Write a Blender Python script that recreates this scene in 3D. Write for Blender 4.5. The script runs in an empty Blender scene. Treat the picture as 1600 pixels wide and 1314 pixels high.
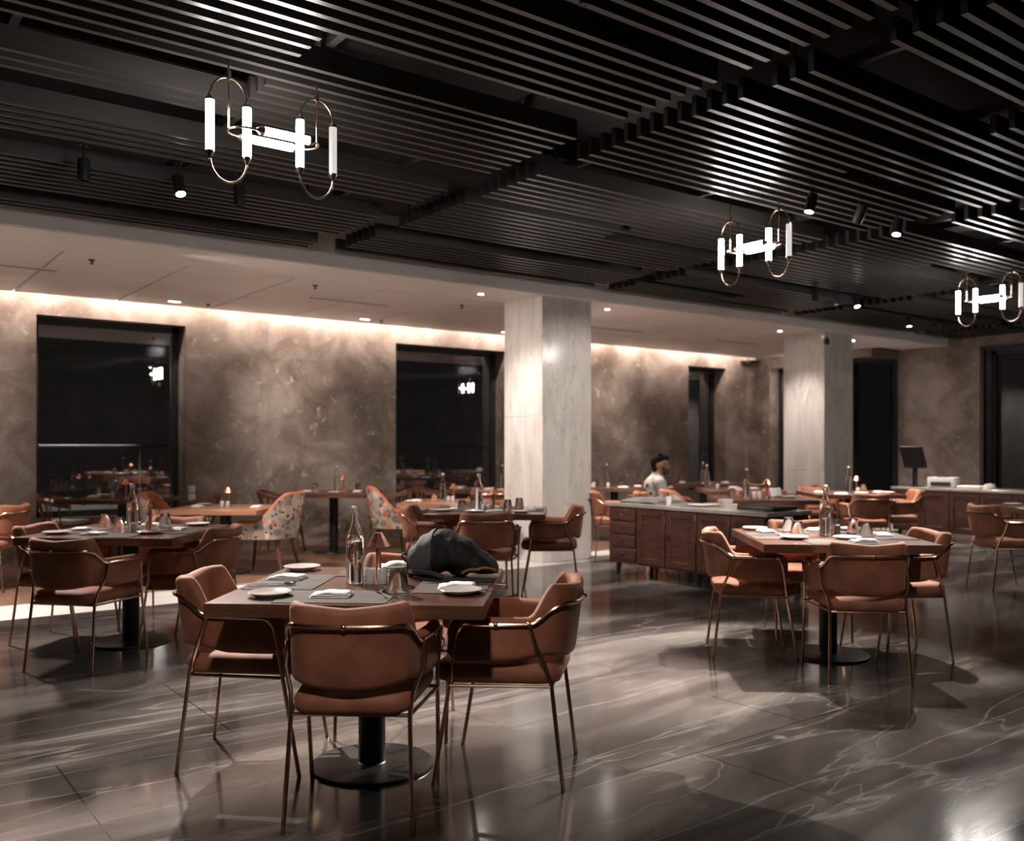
import bpy, bmesh, math, random
from mathutils import Vector, Matrix, noise
random.seed(7)
R = math.radians
PI = math.pi
scn = bpy.context.scene
C = scn.collection

# ------------------------------------------------------------------ camera, world, exposure
THETA = 52.9
cam_d = bpy.data.cameras.new('camera'); cam = bpy.data.objects.new('camera', cam_d); C.objects.link(cam)
cam.location = (0, 0, 1.32); cam.rotation_euler = (R(90), 0, R(THETA - 90))
cam_d.sensor_width = 36; cam_d.sensor_fit = 'HORIZONTAL'; cam_d.lens = 36 * 1436 / 1600
cam_d.shift_y = 40 / 1600; cam_d.clip_start = 0.05; cam_d.clip_end = 200
cam_d.dof.use_dof = True; cam_d.dof.focus_distance = 3.9; cam_d.dof.aperture_fstop = 2.4
scn.camera = cam
w = bpy.data.worlds.new('world'); scn.world = w; w.use_nodes = True
w.node_tree.nodes['Background'].inputs[0].default_value = (0.55, 0.5, 0.5, 1)
w.node_tree.nodes['Background'].inputs[1].default_value = 0.005
scn.view_settings.view_transform = 'Standard'; scn.view_settings.look = 'None'
scn.view_settings.exposure = 2.05; scn.view_settings.gamma = 1.0

def light(name, kind, loc, aim, energy, color=(1, .86, .76), **kw):
    l = bpy.data.lights.new(name, kind); l.energy = energy; l.color = color
    for k, v in kw.items(): setattr(l, k, v)
    o = bpy.data.objects.new(name, l); C.objects.link(o); o.location = loc
    d = (Vector(aim) - Vector(loc)).normalized()
    o.rotation_euler = d.to_track_quat('-Z', 'Y').to_euler()
    return o
WARM = (1, .88, .81)
# LED strips lying in the cove slot between ceiling panel and wall
light('cove_strip_left', 'AREA', (7.2, 11.36, 3.2), (7.2, 11.62, 3.03), 75, (1, .82, .74), shape='RECTANGLE', size=15.0, size_y=.05)
light('cove_strip_right', 'AREA', (14.3, 10.1, 3.2), (14.56, 10.1, 3.03), 15, (1, .82, .74), shape='RECTANGLE', size=.05, size_y=2.6)
# SPOTS: (x, y, z, aim, watt, cone)
SP = 1.5

# ------------------------------------------------------------------ materials
MATS = {}
def mat(name, col=(.5, .5, .5), rough=.5, metal=0, **kw):
    m = bpy.data.materials.new(name); m.use_nodes = True
    b = m.node_tree.nodes['Principled BSDF']
    b.inputs['Base Color'].default_value = (*col, 1); b.inputs['Roughness'].default_value = rough
    b.inputs['Metallic'].default_value = metal
    for k, v in kw.items(): b.inputs[k].default_value = v
    MATS[name] = m
    return m
def nd(m, t, **kw):
    n = m.node_tree.nodes.new(t)
    for k, v in kw.items():
        if k in n.inputs: n.inputs[k].default_value = v
        else: setattr(n, k, v)
    return n
def lk(m, a, b): m.node_tree.links.new(a, b)
def bsdf(m): return m.node_tree.nodes['Principled BSDF']
def ramp(m, fac, stops):
    r = nd(m, 'ShaderNodeValToRGB'); lk(m, fac, r.inputs[0]); e = r.color_ramp.elements
    while len(e) < len(stops): e.new(.5)
    for i, (p, c) in enumerate(stops):
        e[i].position = p; e[i].color = (*c, 1) if len(c) == 3 else c
    return r
def coords(m, scale=(1, 1, 1), rot=(0, 0, 0), kind='Object'):
    t = nd(m, 'ShaderNodeTexCoord'); mp = nd(m, 'ShaderNodeMapping')
    lk(m, t.outputs[kind], mp.inputs[0]); mp.inputs['Scale'].default_value = scale; mp.inputs['Rotation'].default_value = rot
    return mp.outputs[0]
def mixc(m, fac, a, b, mode='MIX'):
    n = nd(m, 'ShaderNodeMix', data_type='RGBA', blend_type=mode)
    for i, v in ((0, fac), (6, a), (7, b)):
        if isinstance(v, (int, float)): n.inputs[i].default_value = v
        elif isinstance(v, tuple): n.inputs[i].default_value = (*v, 1)
        else: lk(m, v, n.inputs[i])
    return n.outputs[2]
def noisy(m, c1, c2, scale=6, detail=4, sc=(1, 1, 1), bump=0, p=(.35, .65), dist=0):
    v = coords(m, sc)
    n = nd(m, 'ShaderNodeTexNoise', Scale=scale, Detail=detail, Distortion=dist); lk(m, v, n.inputs[0])
    r = ramp(m, n.outputs[0], [(p[0], c1), (p[1], c2)]); lk(m, r.outputs[0], bsdf(m).inputs['Base Color'])
    if bump:
        b = nd(m, 'ShaderNodeBump', Strength=bump, Distance=.01); lk(m, n.outputs[0], b.inputs['Height']); lk(m, b.outputs[0], bsdf(m).inputs['Normal'])
    return n, r

# dark polished marble floor
m = mat('floor_marble', rough=.1)
v = coords(m, (.38, 1.45, 1), (0, 0, R(11)))
n1 = nd(m, 'ShaderNodeTexNoise', Scale=1.25, Detail=9, Roughness=.55, Distortion=.9); lk(m, v, n1.inputs[0])
base = ramp(m, n1.outputs[0], [(.36, (.026, .023, .021)), (.52, (.062, .056, .052)), (.68, (.19, .172, .157))])
v2 = coords(m, (.2, 1.7, 1), (0, 0, R(16)))
n2 = nd(m, 'ShaderNodeTexNoise', Scale=1.3, Detail=5, Roughness=.5, Distortion=.35); lk(m, v2, n2.inputs[0])
vein = ramp(m, n2.outputs[0], [(.49, (0, 0, 0)), (.5, (.28, .28, .28)), (.51, (0, 0, 0))])
v4 = coords(m, (.25, 1.1, 1), (0, 0, R(-25)))
n3 = nd(m, 'ShaderNodeTexNoise', Scale=1.2, Detail=4, Roughness=.5, Distortion=.4); lk(m, v4, n3.inputs[0])
vein2 = ramp(m, n3.outputs[0], [(.496, (0, 0, 0)), (.5, (.25, .25, .25)), (.504, (0, 0, 0))])
c = mixc(m, vein.outputs[0], base.outputs[0], (.36, .32, .29)); c = mixc(m, vein2.outputs[0], c, (.34, .3, .27))
v3 = coords(m); br = nd(m, 'ShaderNodeTexBrick', offset=.5, Scale=1.0); lk(m, v3, br.inputs[0])
mp = v3.node; mp.inputs['Location'].default_value = (1.447, .3, 0)
br.inputs['Color1'].default_value = (1, 1, 1, 1); br.inputs['Color2'].default_value = (.78, .78, .78, 1); br.inputs['Mortar'].default_value = (.25, .25, .25, 1)
br.inputs['Mortar Size'].default_value = .0035; br.inputs['Brick Width'].default_value = 1.49; br.inputs['Row Height'].default_value = 1.49
br.inputs['Mortar Smooth'].default_value = 0
c = mixc(m, 1.0, c, br.outputs[0], 'MULTIPLY'); lk(m, c, bsdf(m).inputs['Base Color'])
rr = nd(m, 'ShaderNodeMapRange'); lk(m, n1.outputs[0], rr.inputs[0]); rr.inputs[3].default_value = .07; rr.inputs[4].default_value = .2
lk(m, rr.outputs[0], bsdf(m).inputs['Roughness'])

m = mat('band_marble', rough=.14); noisy(m, (.55, .53, .5), (.68, .65, .61), 2.2, 6, (.6, 1.6, 1), dist=.8)
# wood floor
m = mat('floor_wood', rough=.35)
v = coords(m, (1, 1, 1), (0, 0, R(90))); br = nd(m, 'ShaderNodeTexBrick', Scale=1.0); lk(m, v, br.inputs[0])
br.inputs['Color1'].default_value = (.2, .115, .075, 1); br.inputs['Color2'].default_value = (.135, .075, .05, 1); br.inputs['Mortar'].default_value = (.03, .02, .015, 1)
br.inputs['Mortar Size'].default_value = .002; br.inputs['Brick Width'].default_value = 1.3; br.inputs['Row Height'].default_value = .13
v2 = coords(m, (14, 1.2, 1)); n = nd(m, 'ShaderNodeTexNoise', Scale=3, Detail=5); lk(m, v2, n.inputs[0])
rm = ramp(m, n.outputs[0], [(.3, (.7, .7, .7)), (.7, (1.15, 1.15, 1.15))]); c = mixc(m, 1.0, br.outputs[0], rm.outputs[0], 'MULTIPLY'); lk(m, c, bsdf(m).inputs['Base Color'])

# brown stone wall
m = mat('wall_stone', rough=.3)
v = coords(m, (1, 1, 1)); n1 = nd(m, 'ShaderNodeTexNoise', Scale=1.6, Detail=8, Roughness=.6, Distortion=.6); lk(m, v, n1.inputs[0])
base = ramp(m, n1.outputs[0], [(.34, (.12, .092, .074)), (.5, (.2, .16, .132)), (.64, (.31, .262, .225))])
n2 = nd(m, 'ShaderNodeTexNoise', Scale=3.2, Detail=6, Roughness=.65, Distortion=1.6); lk(m, v, n2.inputs[0])
vein = ramp(m, n2.outputs[0], [(.492, (0, 0, 0)), (.5, (.5, .5, .5)), (.508, (0, 0, 0))])
n3 = nd(m, 'ShaderNodeTexNoise', Scale=9, Detail=3, Roughness=.5, Distortion=.7); lk(m, v, n3.inputs[0])
fleck = ramp(m, n3.outputs[0], [(.63, (0, 0, 0)), (.72, (.7, .7, .7))])
c = mixc(m, vein.outputs[0], base.outputs[0], (.38, .32, .27)); c = mixc(m, fleck.outputs[0], c, (.46, .4, .35))
sx = nd(m, 'ShaderNodeSeparateXYZ'); lk(m, coords(m), sx.inputs[0])
ad = nd(m, 'ShaderNodeMath', operation='ADD'); lk(m, sx.outputs[0], ad.inputs[0]); lk(m, sx.outputs[1], ad.inputs[1])
cb = nd(m, 'ShaderNodeCombineXYZ'); lk(m, ad.outputs[0], cb.inputs[0]); lk(m, sx.outputs[2], cb.inputs[1])
br = nd(m, 'ShaderNodeTexBrick', offset=0, Scale=1.0); lk(m, cb.outputs[0], br.inputs[0])
br.inputs['Color1'].default_value = (1, 1, 1, 1); br.inputs['Color2'].default_value = (.8, .79, .78, 1); br.inputs['Mortar'].default_value = (.72, .7, .68, 1)
br.inputs['Mortar Size'].default_value = .003; br.inputs['Brick Width'].default_value = .86; br.inputs['Row Height'].default_value = 1.24
c = mixc(m, 1.0, c, br.outputs[0], 'MULTIPLY'); lk(m, c, bsdf(m).inputs['Base Color'])

# pale marble column
m = mat('column_marble', rough=.13)
v = coords(m, (2.2, 2.2, .5)); n1 = nd(m, 'ShaderNodeTexNoise', Scale=2, Detail=7, Roughness=.55, Distortion=1.0); lk(m, v, n1.inputs[0])
base = ramp(m, n1.outputs[0], [(.3, (.58, .54, .5)), (.6, (.72, .68, .64)), (.75, (.76, .73, .7))])
n2 = nd(m, 'ShaderNodeTexNoise', Scale=1.1, Detail=6, Roughness=.5, Distortion=1.4); lk(m, v, n2.inputs[0])
vein = ramp(m, n2.outputs[0], [(.49, (0, 0, 0)), (.5, (.55, .55, .55)), (.51, (0, 0, 0))])
c = mixc(m, vein.outputs[0], base.outputs[0], (.36, .31, .28)); lk(m, c, bsdf(m).inputs['Base Color'])

mat('ceiling_white', (.62, .57, .53), .45); noisy(MATS['ceiling_white'], (.8, .75, .71), (.86, .81, .77), 1.5)
mat('plenum', (.018, .017, .017), .8)
m = mat('slat_metal', (.1, .09, .085), .34, .0); noisy(m, (.036, .033, .031), (.05, .045, .042), 9, 3, (.3, 5, 5)); bsdf(m).inputs['Specular IOR Level'].default_value = .9
mat('black_metal', (.018, .017, .017), .38, .3)
mat('black_frame', (.015, .015, .015), .45)
mat('spot_black', (.02, .02, .02), .4)
m = mat('gold', (.62, .39, .28), .22, 1.0); noisy(m, (.6, .37, .26), (.68, .45, .33), 30, 2)
m = mat('copper', (.78, .38, .24), .24, 1.0); noisy(m, (.76, .36, .22), (.82, .42, .27), 25, 2)
m = mat('brass_pendant', (.5, .36, .28), .25, 1.0); noisy(m, (.46, .33, .26), (.56, .42, .33), 30, 2)
m = mat('steel', (.62, .6, .58), .18, 1.0); noisy(m, (.58, .56, .55), (.66, .64, .62), 30, 2)
def velvet(name, a, b):
    m = mat(name, rough=.72); noisy(m, a, b, 5.5, 5, (1, 1, 1), .15, (.3, .7), .8)
    bsdf(m).inputs['Sheen Weight'].default_value = .18; bsdf(m).inputs['Sheen Roughness'].default_value = .4
    bsdf(m).inputs['Sheen Tint'].default_value = (1, .62, .45, 1)
velvet('velvet', (.17, .054, .026), (.34, .13, .066))
velvet('velvet_orange', (.32, .095, .045), (.44, .15, .08))
def wood(name, a, b, rough=.35, sc=(1.2, 16, 16)):
    m = mat(name, rough=rough); noisy(m, a, b, 2.2, 6, sc, .04, (.3, .7), .6)
wood('table_wood', (.07, .03, .018), (.14, .064, .038), .27)
wood('table_wood_light', (.26, .12, .07), (.38, .19, .115), .3)
wood('chair_wood', (.09, .035, .02), (.18, .075, .042), .4)
wood('chair_wood_dark', (.035, .018, .013), (.07, .034, .023), .42)
wood('cabinet_wood', (.045, .015, .009), (.1, .036, .021), .4, (3, 3, 14))
m = mat('cabinet_marble', rough=.2); noisy(m, (.3, .26, .23), (.46, .41, .37), 3, 7, (1, 1, 1), 0, (.3, .7), 1)
m = mat('placemat', rough=.8, **{'Specular IOR Level': .25}); noisy(m, (.055, .043, .036), (.095, .077, .066), 9, 5, (1, 1, 1), .1)
m = mat('napkin', (.72, .69, .67), .85); noisy(m, (.66, .63, .61), (.76, .73, .71), 12, 4, bump=.2)
m = mat('plate', (.5, .45, .42), .16); noisy(m, (.47, .42, .39), (.54, .49, .46), 4)
m = mat('plate_white', (.75, .72, .69), .16); noisy(m, (.7, .67, .64), (.78, .75, .72), 4)
m = mat('shaker', (.52, .5, .48), .3); noisy(m, (.48, .46, .44), (.56, .54, .52), 10)
m = mat('shaker_dark', (.12, .12, .12), .4); noisy(m, (.1, .1, .1), (.14, .14, .14), 10)
mat('glass', (1, 1, 1), .0, 0, IOR=1.36, **{'Transmission Weight': 1.0})
mat('water', (.95, .96, .97), .0, 0, IOR=1.33, **{'Transmission Weight': 1.0})
mat('pane', (.55, .55, .55), .0, 0, IOR=2.1, **{'Transmission Weight': 1.0})
mat('pane_dark', (.4, .4, .4), .0, 0, IOR=1.32, **{'Transmission Weight': 1.0})
mat('stopper', (.75, .6, .55), .4)
m = mat('bag_black', (.012, .012, .013), .7, **{'Specular IOR Level': .3}); noisy(m, (.005, .005, .0055), (.011, .0105, .011), 14, 4, bump=.6)
m = mat('bag_grey', (.055, .05, .055), .8); noisy(m, (.045, .042, .045), (.065, .06, .065), 60, 3, bump=.3)
mat('bag_strap', (.02, .02, .02), .5); m = mat('tan_leather', (.3, .13, .06), .45); noisy(m, (.26, .11, .05), (.34, .15, .07), 20)
m = mat('cushion_white', (.6, .57, .55), .9); noisy(m, (.55, .52, .5), (.64, .61, .59), 6)
m = mat('grey_cloth', (.16, .15, .15), .85); noisy(m, (.12, .115, .11), (.2, .19, .185), 7)
mat('plastic_white', (.6, .58, .56), .4); mat('plastic_black', (.015, .015, .015), .35); mat('plastic_grey', (.28, .27, .265), .4)
m = mat('skin', (.2, .09, .05), .55); noisy(m, (.18, .08, .045), (.22, .1, .06), 12)
mat('hair', (.006, .005, .005), .95, **{'Specular IOR Level': .1}); mat('beard', (.03, .018, .014), .7); mat('trousers', (.03, .03, .035), .8)
def emis(name, col, s):
    m = mat(name, (0, 0, 0), .5); b = bsdf(m); b.inputs['Emission Color'].default_value = (*col, 1); b.inputs['Emission Strength'].default_value = s
emis('tube_glow', (1, .95, .91), 16); emis('tube_dim', (1, .9, .85), .17); emis('lens_glow', (1, .93, .87), 40); emis('small_glow', (1, .93, .87), 3)
# floral upholstery
def floral(name, ground, dots):
    m = mat(name, rough=.85); v = coords(m)
    base = ground; c = None
    for i, (sc, thr, col) in enumerate(dots):
        v2 = nd(m, 'ShaderNodeMapping'); lk(m, v, v2.inputs[0]); v2.inputs['Location'].default_value = (3.1 * i, 1.7 * i, .9 * i)
        n = nd(m, 'ShaderNodeTexNoise', Scale=sc * .8, Detail=2); lk(m, v2.outputs[0], n.inputs[0])
        vv = mixc(m, .06, v2.outputs[0], n.outputs[1], 'ADD')
        vo = nd(m, 'ShaderNodeTexVoronoi', Scale=sc); lk(m, vv, vo.inputs[0])
        r = ramp(m, vo.outputs['Distance'], [(thr - .06, (1, 1, 1)), (thr, (0, 0, 0))])
        c = mixc(m, r.outputs[0], base if c is None else c, col)
    lk(m, c, bsdf(m).inputs['Base Color'])
floral('floral_fabric', (.33, .28, .24), [(9, .42, (.17, .15, .1)), (12, .34, (.6, .33, .22)), (5.5, .46, (.6, .46, .38)), (5.5, .34, (.42, .14, .075)), (5.5, .16, (.08, .035, .03)), (15, .27, (.045, .045, .05))])
floral('shirt_print', (.3, .275, .25), [(10, .3, (.04, .045, .06)), (8, .2, (.2, .19, .19)), (14, .17, (.5, .18, .07))])

# ------------------------------------------------------------------ mesh helpers
class MB:
    def __init__(s): s.bm = bmesh.new()
    def box(s, c, size, bevel=0, seg=2, rot=None):
        r = bmesh.ops.create_cube(s.bm, size=1)['verts']
        M = Matrix.Translation(c) @ ((rot or Matrix()).to_4x4()) @ Matrix.Diagonal((*size, 1))
        bmesh.ops.transform(s.bm, matrix=M, verts=r)
        if bevel:
            es = list({e for v in r for e in v.link_edges})
            bmesh.ops.bevel(s.bm, geom=es, offset=bevel, segments=seg, profile=.6, affect='EDGES')
        return s
    def tube(s, pts, r, seg=10, closed=False, caps=True):
        pts = [Vector(p) for p in pts]; n = len(pts)
        rs = r if isinstance(r, (list, tuple)) else [r] * n
        rings = []; up = None
        for i, p in enumerate(pts):
            if closed: t = (pts[(i + 1) % n] - pts[i - 1]).normalized()
            else: t = (pts[min(i + 1, n - 1)] - pts[max(i - 1, 0)]).normalized()
            if up is None: up = Vector((0, 0, 1)) if abs(t.z) < .9 else Vector((1, 0, 0))
            a = t.cross(up)
            if a.length < 1e-5: a = t.orthogonal()
            a.normalize(); b = a.cross(t).normalized(); up = b
            rings.append([s.bm.verts.new(p + (a * math.cos(k * 2 * PI / seg) + b * math.sin(k * 2 * PI / seg)) * rs[i]) for k in range(seg)])
        for i in range(n if closed else n - 1):
            A, B = rings[i], rings[(i + 1) % n]
            for k in range(seg):
                s.bm.faces.new((A[k], A[(k + 1) % seg], B[(k + 1) % seg], B[k]))
        if caps and not closed:
            s.bm.faces.new(rings[0][::-1]); s.bm.faces.new(rings[-1])
        return s
    def lathe(s, prof, c=(0, 0, 0), seg=24, M=None):
        rings = []; M = M or Matrix()
        for r, z in prof:
            if r < 1e-5: rings.append([s.bm.verts.new(M @ Vector((0, 0, z)) + Vector(c))])
            else: rings.append([s.bm.verts.new(M @ Vector((r * math.cos(k * 2 * PI / seg), r * math.sin(k * 2 * PI / seg), z)) + Vector(c)) for k in range(seg)])
        for A, B in zip(rings, rings[1:]):
            for k in range(seg):
                a0, a1 = A[k % len(A)], A[(k + 1) % len(A)]; b0, b1 = B[k % len(B)], B[(k + 1) % len(B)]
                vs = []
                for x in (a0, a1, b1, b0):
                    if x not in vs: vs.append(x)
                if len(vs) > 2: s.bm.faces.new(vs)
        return s
    def grid(s, rows, closed_u=False, closed_v=False, caps=False):
        V = [[s.bm.verts.new(p) for p in r] for r in rows]; n, k = len(V), len(V[0])
        for i in range(n if closed_u else n - 1):
            for j in range(k if closed_v else k - 1):
                s.bm.faces.new((V[i][j], V[i][(j + 1) % k], V[(i + 1) % n][(j + 1) % k], V[(i + 1) % n][j]))
        if caps: s.bm.faces.new(V[0][::-1]); s.bm.faces.new(V[-1])
        return s
    def ball(s, c, rad, seg=16, M=None):
        rad = rad if isinstance(rad, (tuple, list)) else (rad,) * 3
        n = max(5, seg * 2 // 3); Mx = (M or Matrix()) @ Matrix.Diagonal((*rad, 1))
        return s.lathe([(math.sin(PI * k / n), math.cos(PI * k / n)) for k in range(n + 1)], c, seg, Mx)
    def build(s, name, m, parent=None, sharp=38, loc=None, rot=0, smooth=True):
        bmesh.ops.recalc_face_normals(s.bm, faces=s.bm.faces)
        if smooth:
            for e in s.bm.edges:
                if len(e.link_faces) == 2 and e.calc_face_angle(0) > R(sharp): e.smooth = False
            for f in s.bm.faces: f.smooth = True
        me = bpy.data.meshes.new(name); s.bm.to_mesh(me); s.bm.free()
        me.materials.append(MATS[m]); o = bpy.data.objects.new(name, me); C.objects.link(o)
        if parent is not None: o.parent = parent; CH.setdefault(parent.name, []).append(o)
        if loc is not None: o.location = loc
        if rot: o.rotation_euler = (0, 0, rot)
        return o
def tag(o, label, cat, group=None, kind=None):
    o['label'] = label; o['category'] = cat
    if group: o['group'] = group
    if kind: o['kind'] = kind
    return o
def empty(name, loc=(0, 0, 0), rz=0):
    o = bpy.data.objects.new(name, None); C.objects.link(o); o.location = loc; o.rotation_euler = (0, 0, rz); o.empty_display_size = .1
    return o
def struct(o): o['kind'] = 'structure'; return o
CH = {}
def kids(o): return CH.get(o.name, [])
def copy_tree(o, parent=None):
    c = o.copy(); C.objects.link(c); c.parent = parent
    if parent is not None: CH.setdefault(parent.name, []).append(c)
    for ch in list(CH.get(o.name, [])): copy_tree(ch, c)
    return c
PROTO = {}
def put(kind, loc, rz, label, cat, group, scale=None):
    """first use moves the thing itself, later uses copy it with its parts"""
    src, used = PROTO[kind]
    o = copy_tree(src) if used else src
    PROTO[kind] = (src, True)
    o.location = loc; o.rotation_euler = (0, 0, rz)
    if scale: o.scale = (scale,) * 3
    tag(o, label, cat, group)
    return o
def catmull(pts, n=6):
    P = [Vector(p) for p in pts]; P = [P[0] * 2 - P[1]] + P + [P[-1] * 2 - P[-2]]; out = []
    for i in range(1, len(P) - 2):
        for k in range(n):
            t = k / n; a, b, c, d = P[i - 1:i + 3]
            out.append(.5 * ((2 * b) + (c - a) * t + (2 * a - 5 * b + 4 * c - d) * t * t + (3 * b - a - 3 * c + d) * t ** 3))
    out.append(P[-2].copy()); return out
def sst(a, b, x):
    t = max(0, min(1, (x - a) / (b - a))); return t * t * (3 - 2 * t)

# ------------------------------------------------------------------ setting
def slab(name, x0, x1, y0, y1, z0, z1, m):
    return struct(MB().box(((x0 + x1) / 2, (y0 + y1) / 2, (z0 + z1) / 2), (x1 - x0, y1 - y0, z1 - z0)).build(name, m, smooth=False))
slab('floor', -5, 16.5, -5, 7.86, -.1, 0, 'floor_marble')
slab('floor', -5, 16.5, 7.86, 8.56, -.1, .002, 'band_marble')
slab('floor', -5, 16.5, 8.56, 12.05, -.1, 0, 'floor_wood')
slab('ceiling', -5, 16.5, -5, 12.05, 3.62, 3.72, 'plenum')
# dropped white ceiling with tile panels, border strip, fascia
cb_ = MB()
cb_.box((5.3, 8.04, 3.32), (20.1, .08, .58)); cb_.box((5.3, 8.38, 3.05), (20.1, .74, .06)); cb_.box((5.3, 10.05, 3.075), (18.1, 2.66, .05))
cb_.box((14.85, 8.42, 3.051), (1.0, .8, .06))
x = -4.05 + .64 - .34
xs = [1.72 + 1.075 * k for k in range(-5, 13)]
ys = [8.765, 9.13, 10.29, 11.38]
for a, b in zip(xs, xs[1:]):
    for c0, c1 in zip(ys, ys[1:]):
        cb_.box(((a + b) / 2, (c0 + c1) / 2, 3.036), (b - a - .022, c1 - c0 - .022, .03), .004, 1)
struct(cb_.build('ceiling', 'ceiling_white', smooth=False))
# walls: left wall at y = 11.6 with three window openings
def wall_x(name, y0, y1, x0, x1, holes, z0=0, z1=3.62):
    b = MB(); cur = x0
    for (h0, h1, s0, s1) in holes:
        b.box(((cur + h0) / 2, (y0 + y1) / 2, (z0 + z1) / 2), (h0 - cur, y1 - y0, z1 - z0))
        b.box(((h0 + h1) / 2, (y0 + y1) / 2, (s1 + z1) / 2), (h1 - h0, y1 - y0, z1 - s1))
        if s0 > z0: b.box(((h0 + h1) / 2, (y0 + y1) / 2, (s0 + z0) / 2), (h1 - h0, y1 - y0, s0 - z0))
        cur = h1
    b.box(((cur + x1) / 2, (y0 + y1) / 2, (z0 + z1) / 2), (x1 - cur, y1 - y0, z1 - z0))
    return struct(b.build(name, 'wall_stone', smooth=False))
WL = [(1.99, 3.67, .48, 2.82), (6.67, 8.66, .48, 2.81), (12.87, 13.92, .48, 2.81)]
wall_x('wall_left', 11.6, 12.05, -5, 14.99, WL)
def wall_y(name, x0, x1, y0, y1, holes):
    b = MB(); cur = y0
    for (h0, h1, s0, s1) in holes:
        b.box(((x0 + x1) / 2, (cur + h0) / 2, 1.81), (x1 - x0, h0 - cur, 3.62))
        b.box(((x0 + x1) / 2, (h0 + h1) / 2, (s1 + 3.62) / 2), (x1 - x0, h1 - h0, 3.62 - s1))
        if s0 > 0: b.box(((x0 + x1) / 2, (h0 + h1) / 2, s0 / 2), (x1 - x0, h1 - h0, s0))
        cur = h1
    b.box(((x0 + x1) / 2, (cur + y1) / 2, 1.81), (x1 - x0, y1 - cur, 3.62))
    return struct(b.build(name, 'wall_stone', smooth=False))
wall_y('wall_right', 14.55, 14.99, 9.45, 11.6, [(9.75, 11.05, .48, 2.8)])
wall_y('wall_right', 15.35, 15.8, -5, 8.9, [(4.2, 7.37, .1, 2.9)])
slab('wall_back', -5, 15.8, -5.2, -5, 0, 3.62, 'wall_stone')
slab('wall_near', -5.2, -5, -5, 12.05, 0, 3.62, 'wall_stone')
# recess glazing between the two right-hand walls
def window(n, a, b, z0, z1, mull=(), pane_off=0):
    """a,b: plan end points of the glass; frame bars and one pane"""
    a = Vector((*a, 0)); b = Vector((*b, 0)); L = (b - a).length; t = (b - a) / L; ang = math.atan2(t.y, t.x)
    f = MB(); w_ = .07; dp = .09
    f.box((L / 2, 0, z0 + w_ / 2), (L, dp, w_)); f.box((L / 2, 0, z1 - w_ / 2), (L, dp, w_))
    f.box((w_ / 2, 0, (z0 + z1) / 2), (w_, dp, z1 - z0)); f.box((L - w_ / 2, 0, (z0 + z1) / 2), (w_, dp, z1 - z0))
    for m_ in mull: f.box((m_, 0, (z0 + z1) / 2), (w_, dp, z1 - z0))
    o = struct(f.build('window_%d' % n, 'black_frame', loc=a, rot=ang, smooth=False))
    MB().box((L / 2, 0, (z0 + z1) / 2), (L - .06, .012, z1 - z0 - .06))  .build('glass_pane', 'pane_dark' if n > 4 else 'pane', o, smooth=False)
    return o
window(1, (1.99, 11.93), (3.67, 11.93), .48, 2.82)
window(2, (6.67, 11.93), (8.66, 11.93), .48, 2.81)
window(3, (12.87, 11.93), (13.92, 11.93), .48, 2.81)
window(4, (14.86, 11.05), (14.86, 9.75), .48, 2.8)
window(5, (14.6, 9.42), (15.34, 8.95), .0, 2.86)
window(6, (15.6, 7.37), (15.6, 4.2), .1, 2.9, (1.55,))
# black lining of the big right-hand window
f = MB(); f.box((15.33, 7.4, 1.5), (.1, .06, 2.86)); f.box((15.33, 5.78, 2.93), (.1, 3.3, .06)); struct(f.build('trim_1', 'black_frame', smooth=False))
slab('trim_2', 14.5, 15.4, 8.9, 9.5, 2.87, 3.0, 'wall_stone')
# marble columns
def column(x0, y0, first):
    b = MB(); zs = [0, 1.66, 2.72, 3.06] if first else [0, .95, 2.45, 3.06]
    for z0, z1 in zip(zs, zs[1:]):
        b.box((x0 + .37, y0 + .36, (z0 + z1) / 2), (.74, .72, z1 - z0 - .003), .004, 1)
    b.box((x0 + .37, y0 + .36, 1.52), (.734, .714, 3.03))
    o = b.build('marble_column', 'column_marble'); return o
c1 = tag(column(6.525, 8.06, True), 'wide pale marble column in the middle of the room, nearer of the two', 'column', 'square marble columns')
c2 = tag(column(11.89, 8.06, False), 'pale marble column farther back on the right, near the monitor', 'column', 'square marble columns')
PITCH = .1056
def panel(n, x0, x1, off, miss, k0=-22, k1=53, mid=None, missA=(), missB=()):
    """slats run along x; missA are absent left of mid, missB right of it"""
    b = MB()
    for k in range(k0, k1):
        y = 2.217 + off + PITCH * k
        if y > 7.9 or k in miss: continue
        if mid and k in missA and k in missB: continue
        a, c = x0, x1
        if mid and k in missA: a = mid
        if mid and k in missB: c = mid
        b.box(((a + c) / 2, y + .016, 3.12 + .055), (c - a, .032, .11))
    for xx in ([x0 + .35, (x0 + x1) / 2, x1 - .35]): b.box((xx, 3.9, 3.26), (.04, 8.0, .06))
    nx = 0
    for xx in ([x0 + .35, x1 - .35]):
        for yy in (1.0, 3.0, 5.0, 7.0): b.box((xx, yy, 3.455), (.012, .012, .33))
    return struct(b.build('trim_%d' % n, 'slat_metal', smooth=False))
K = range
panel(3, -2.95, .1, .02, {8, 9, 30, 31}, mid=-1.4, missA={14, 15}, missB={40, 41, 42})
panel(4, .36, 3.55, .05, {6, 26, 27, 28, 29, 35, 36, 37, 38, 47, 48, 49}, mid=1.78, missA={20, 21, 22}, missB={14, 15, 16})
panel(5, 3.81, 7.0, 0, {7, 21, 22, 23, 42, 43, 44, 51}, mid=5.4, missA={1, 2, 3, 31}, missB={12, 33, 34})
panel(6, 7.28, 10.46, .04, {10, 15, 16, 17, 38, 39, 40}, mid=8.87, missA={5, 6, 46, 47}, missB={24, 25, 26, 50})
panel(7, 10.74, 13.92, .01, {12, 19, 20, 34, 35, 43, 44}, mid=12.3, missA={27, 28}, missB={38, 39})
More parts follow.
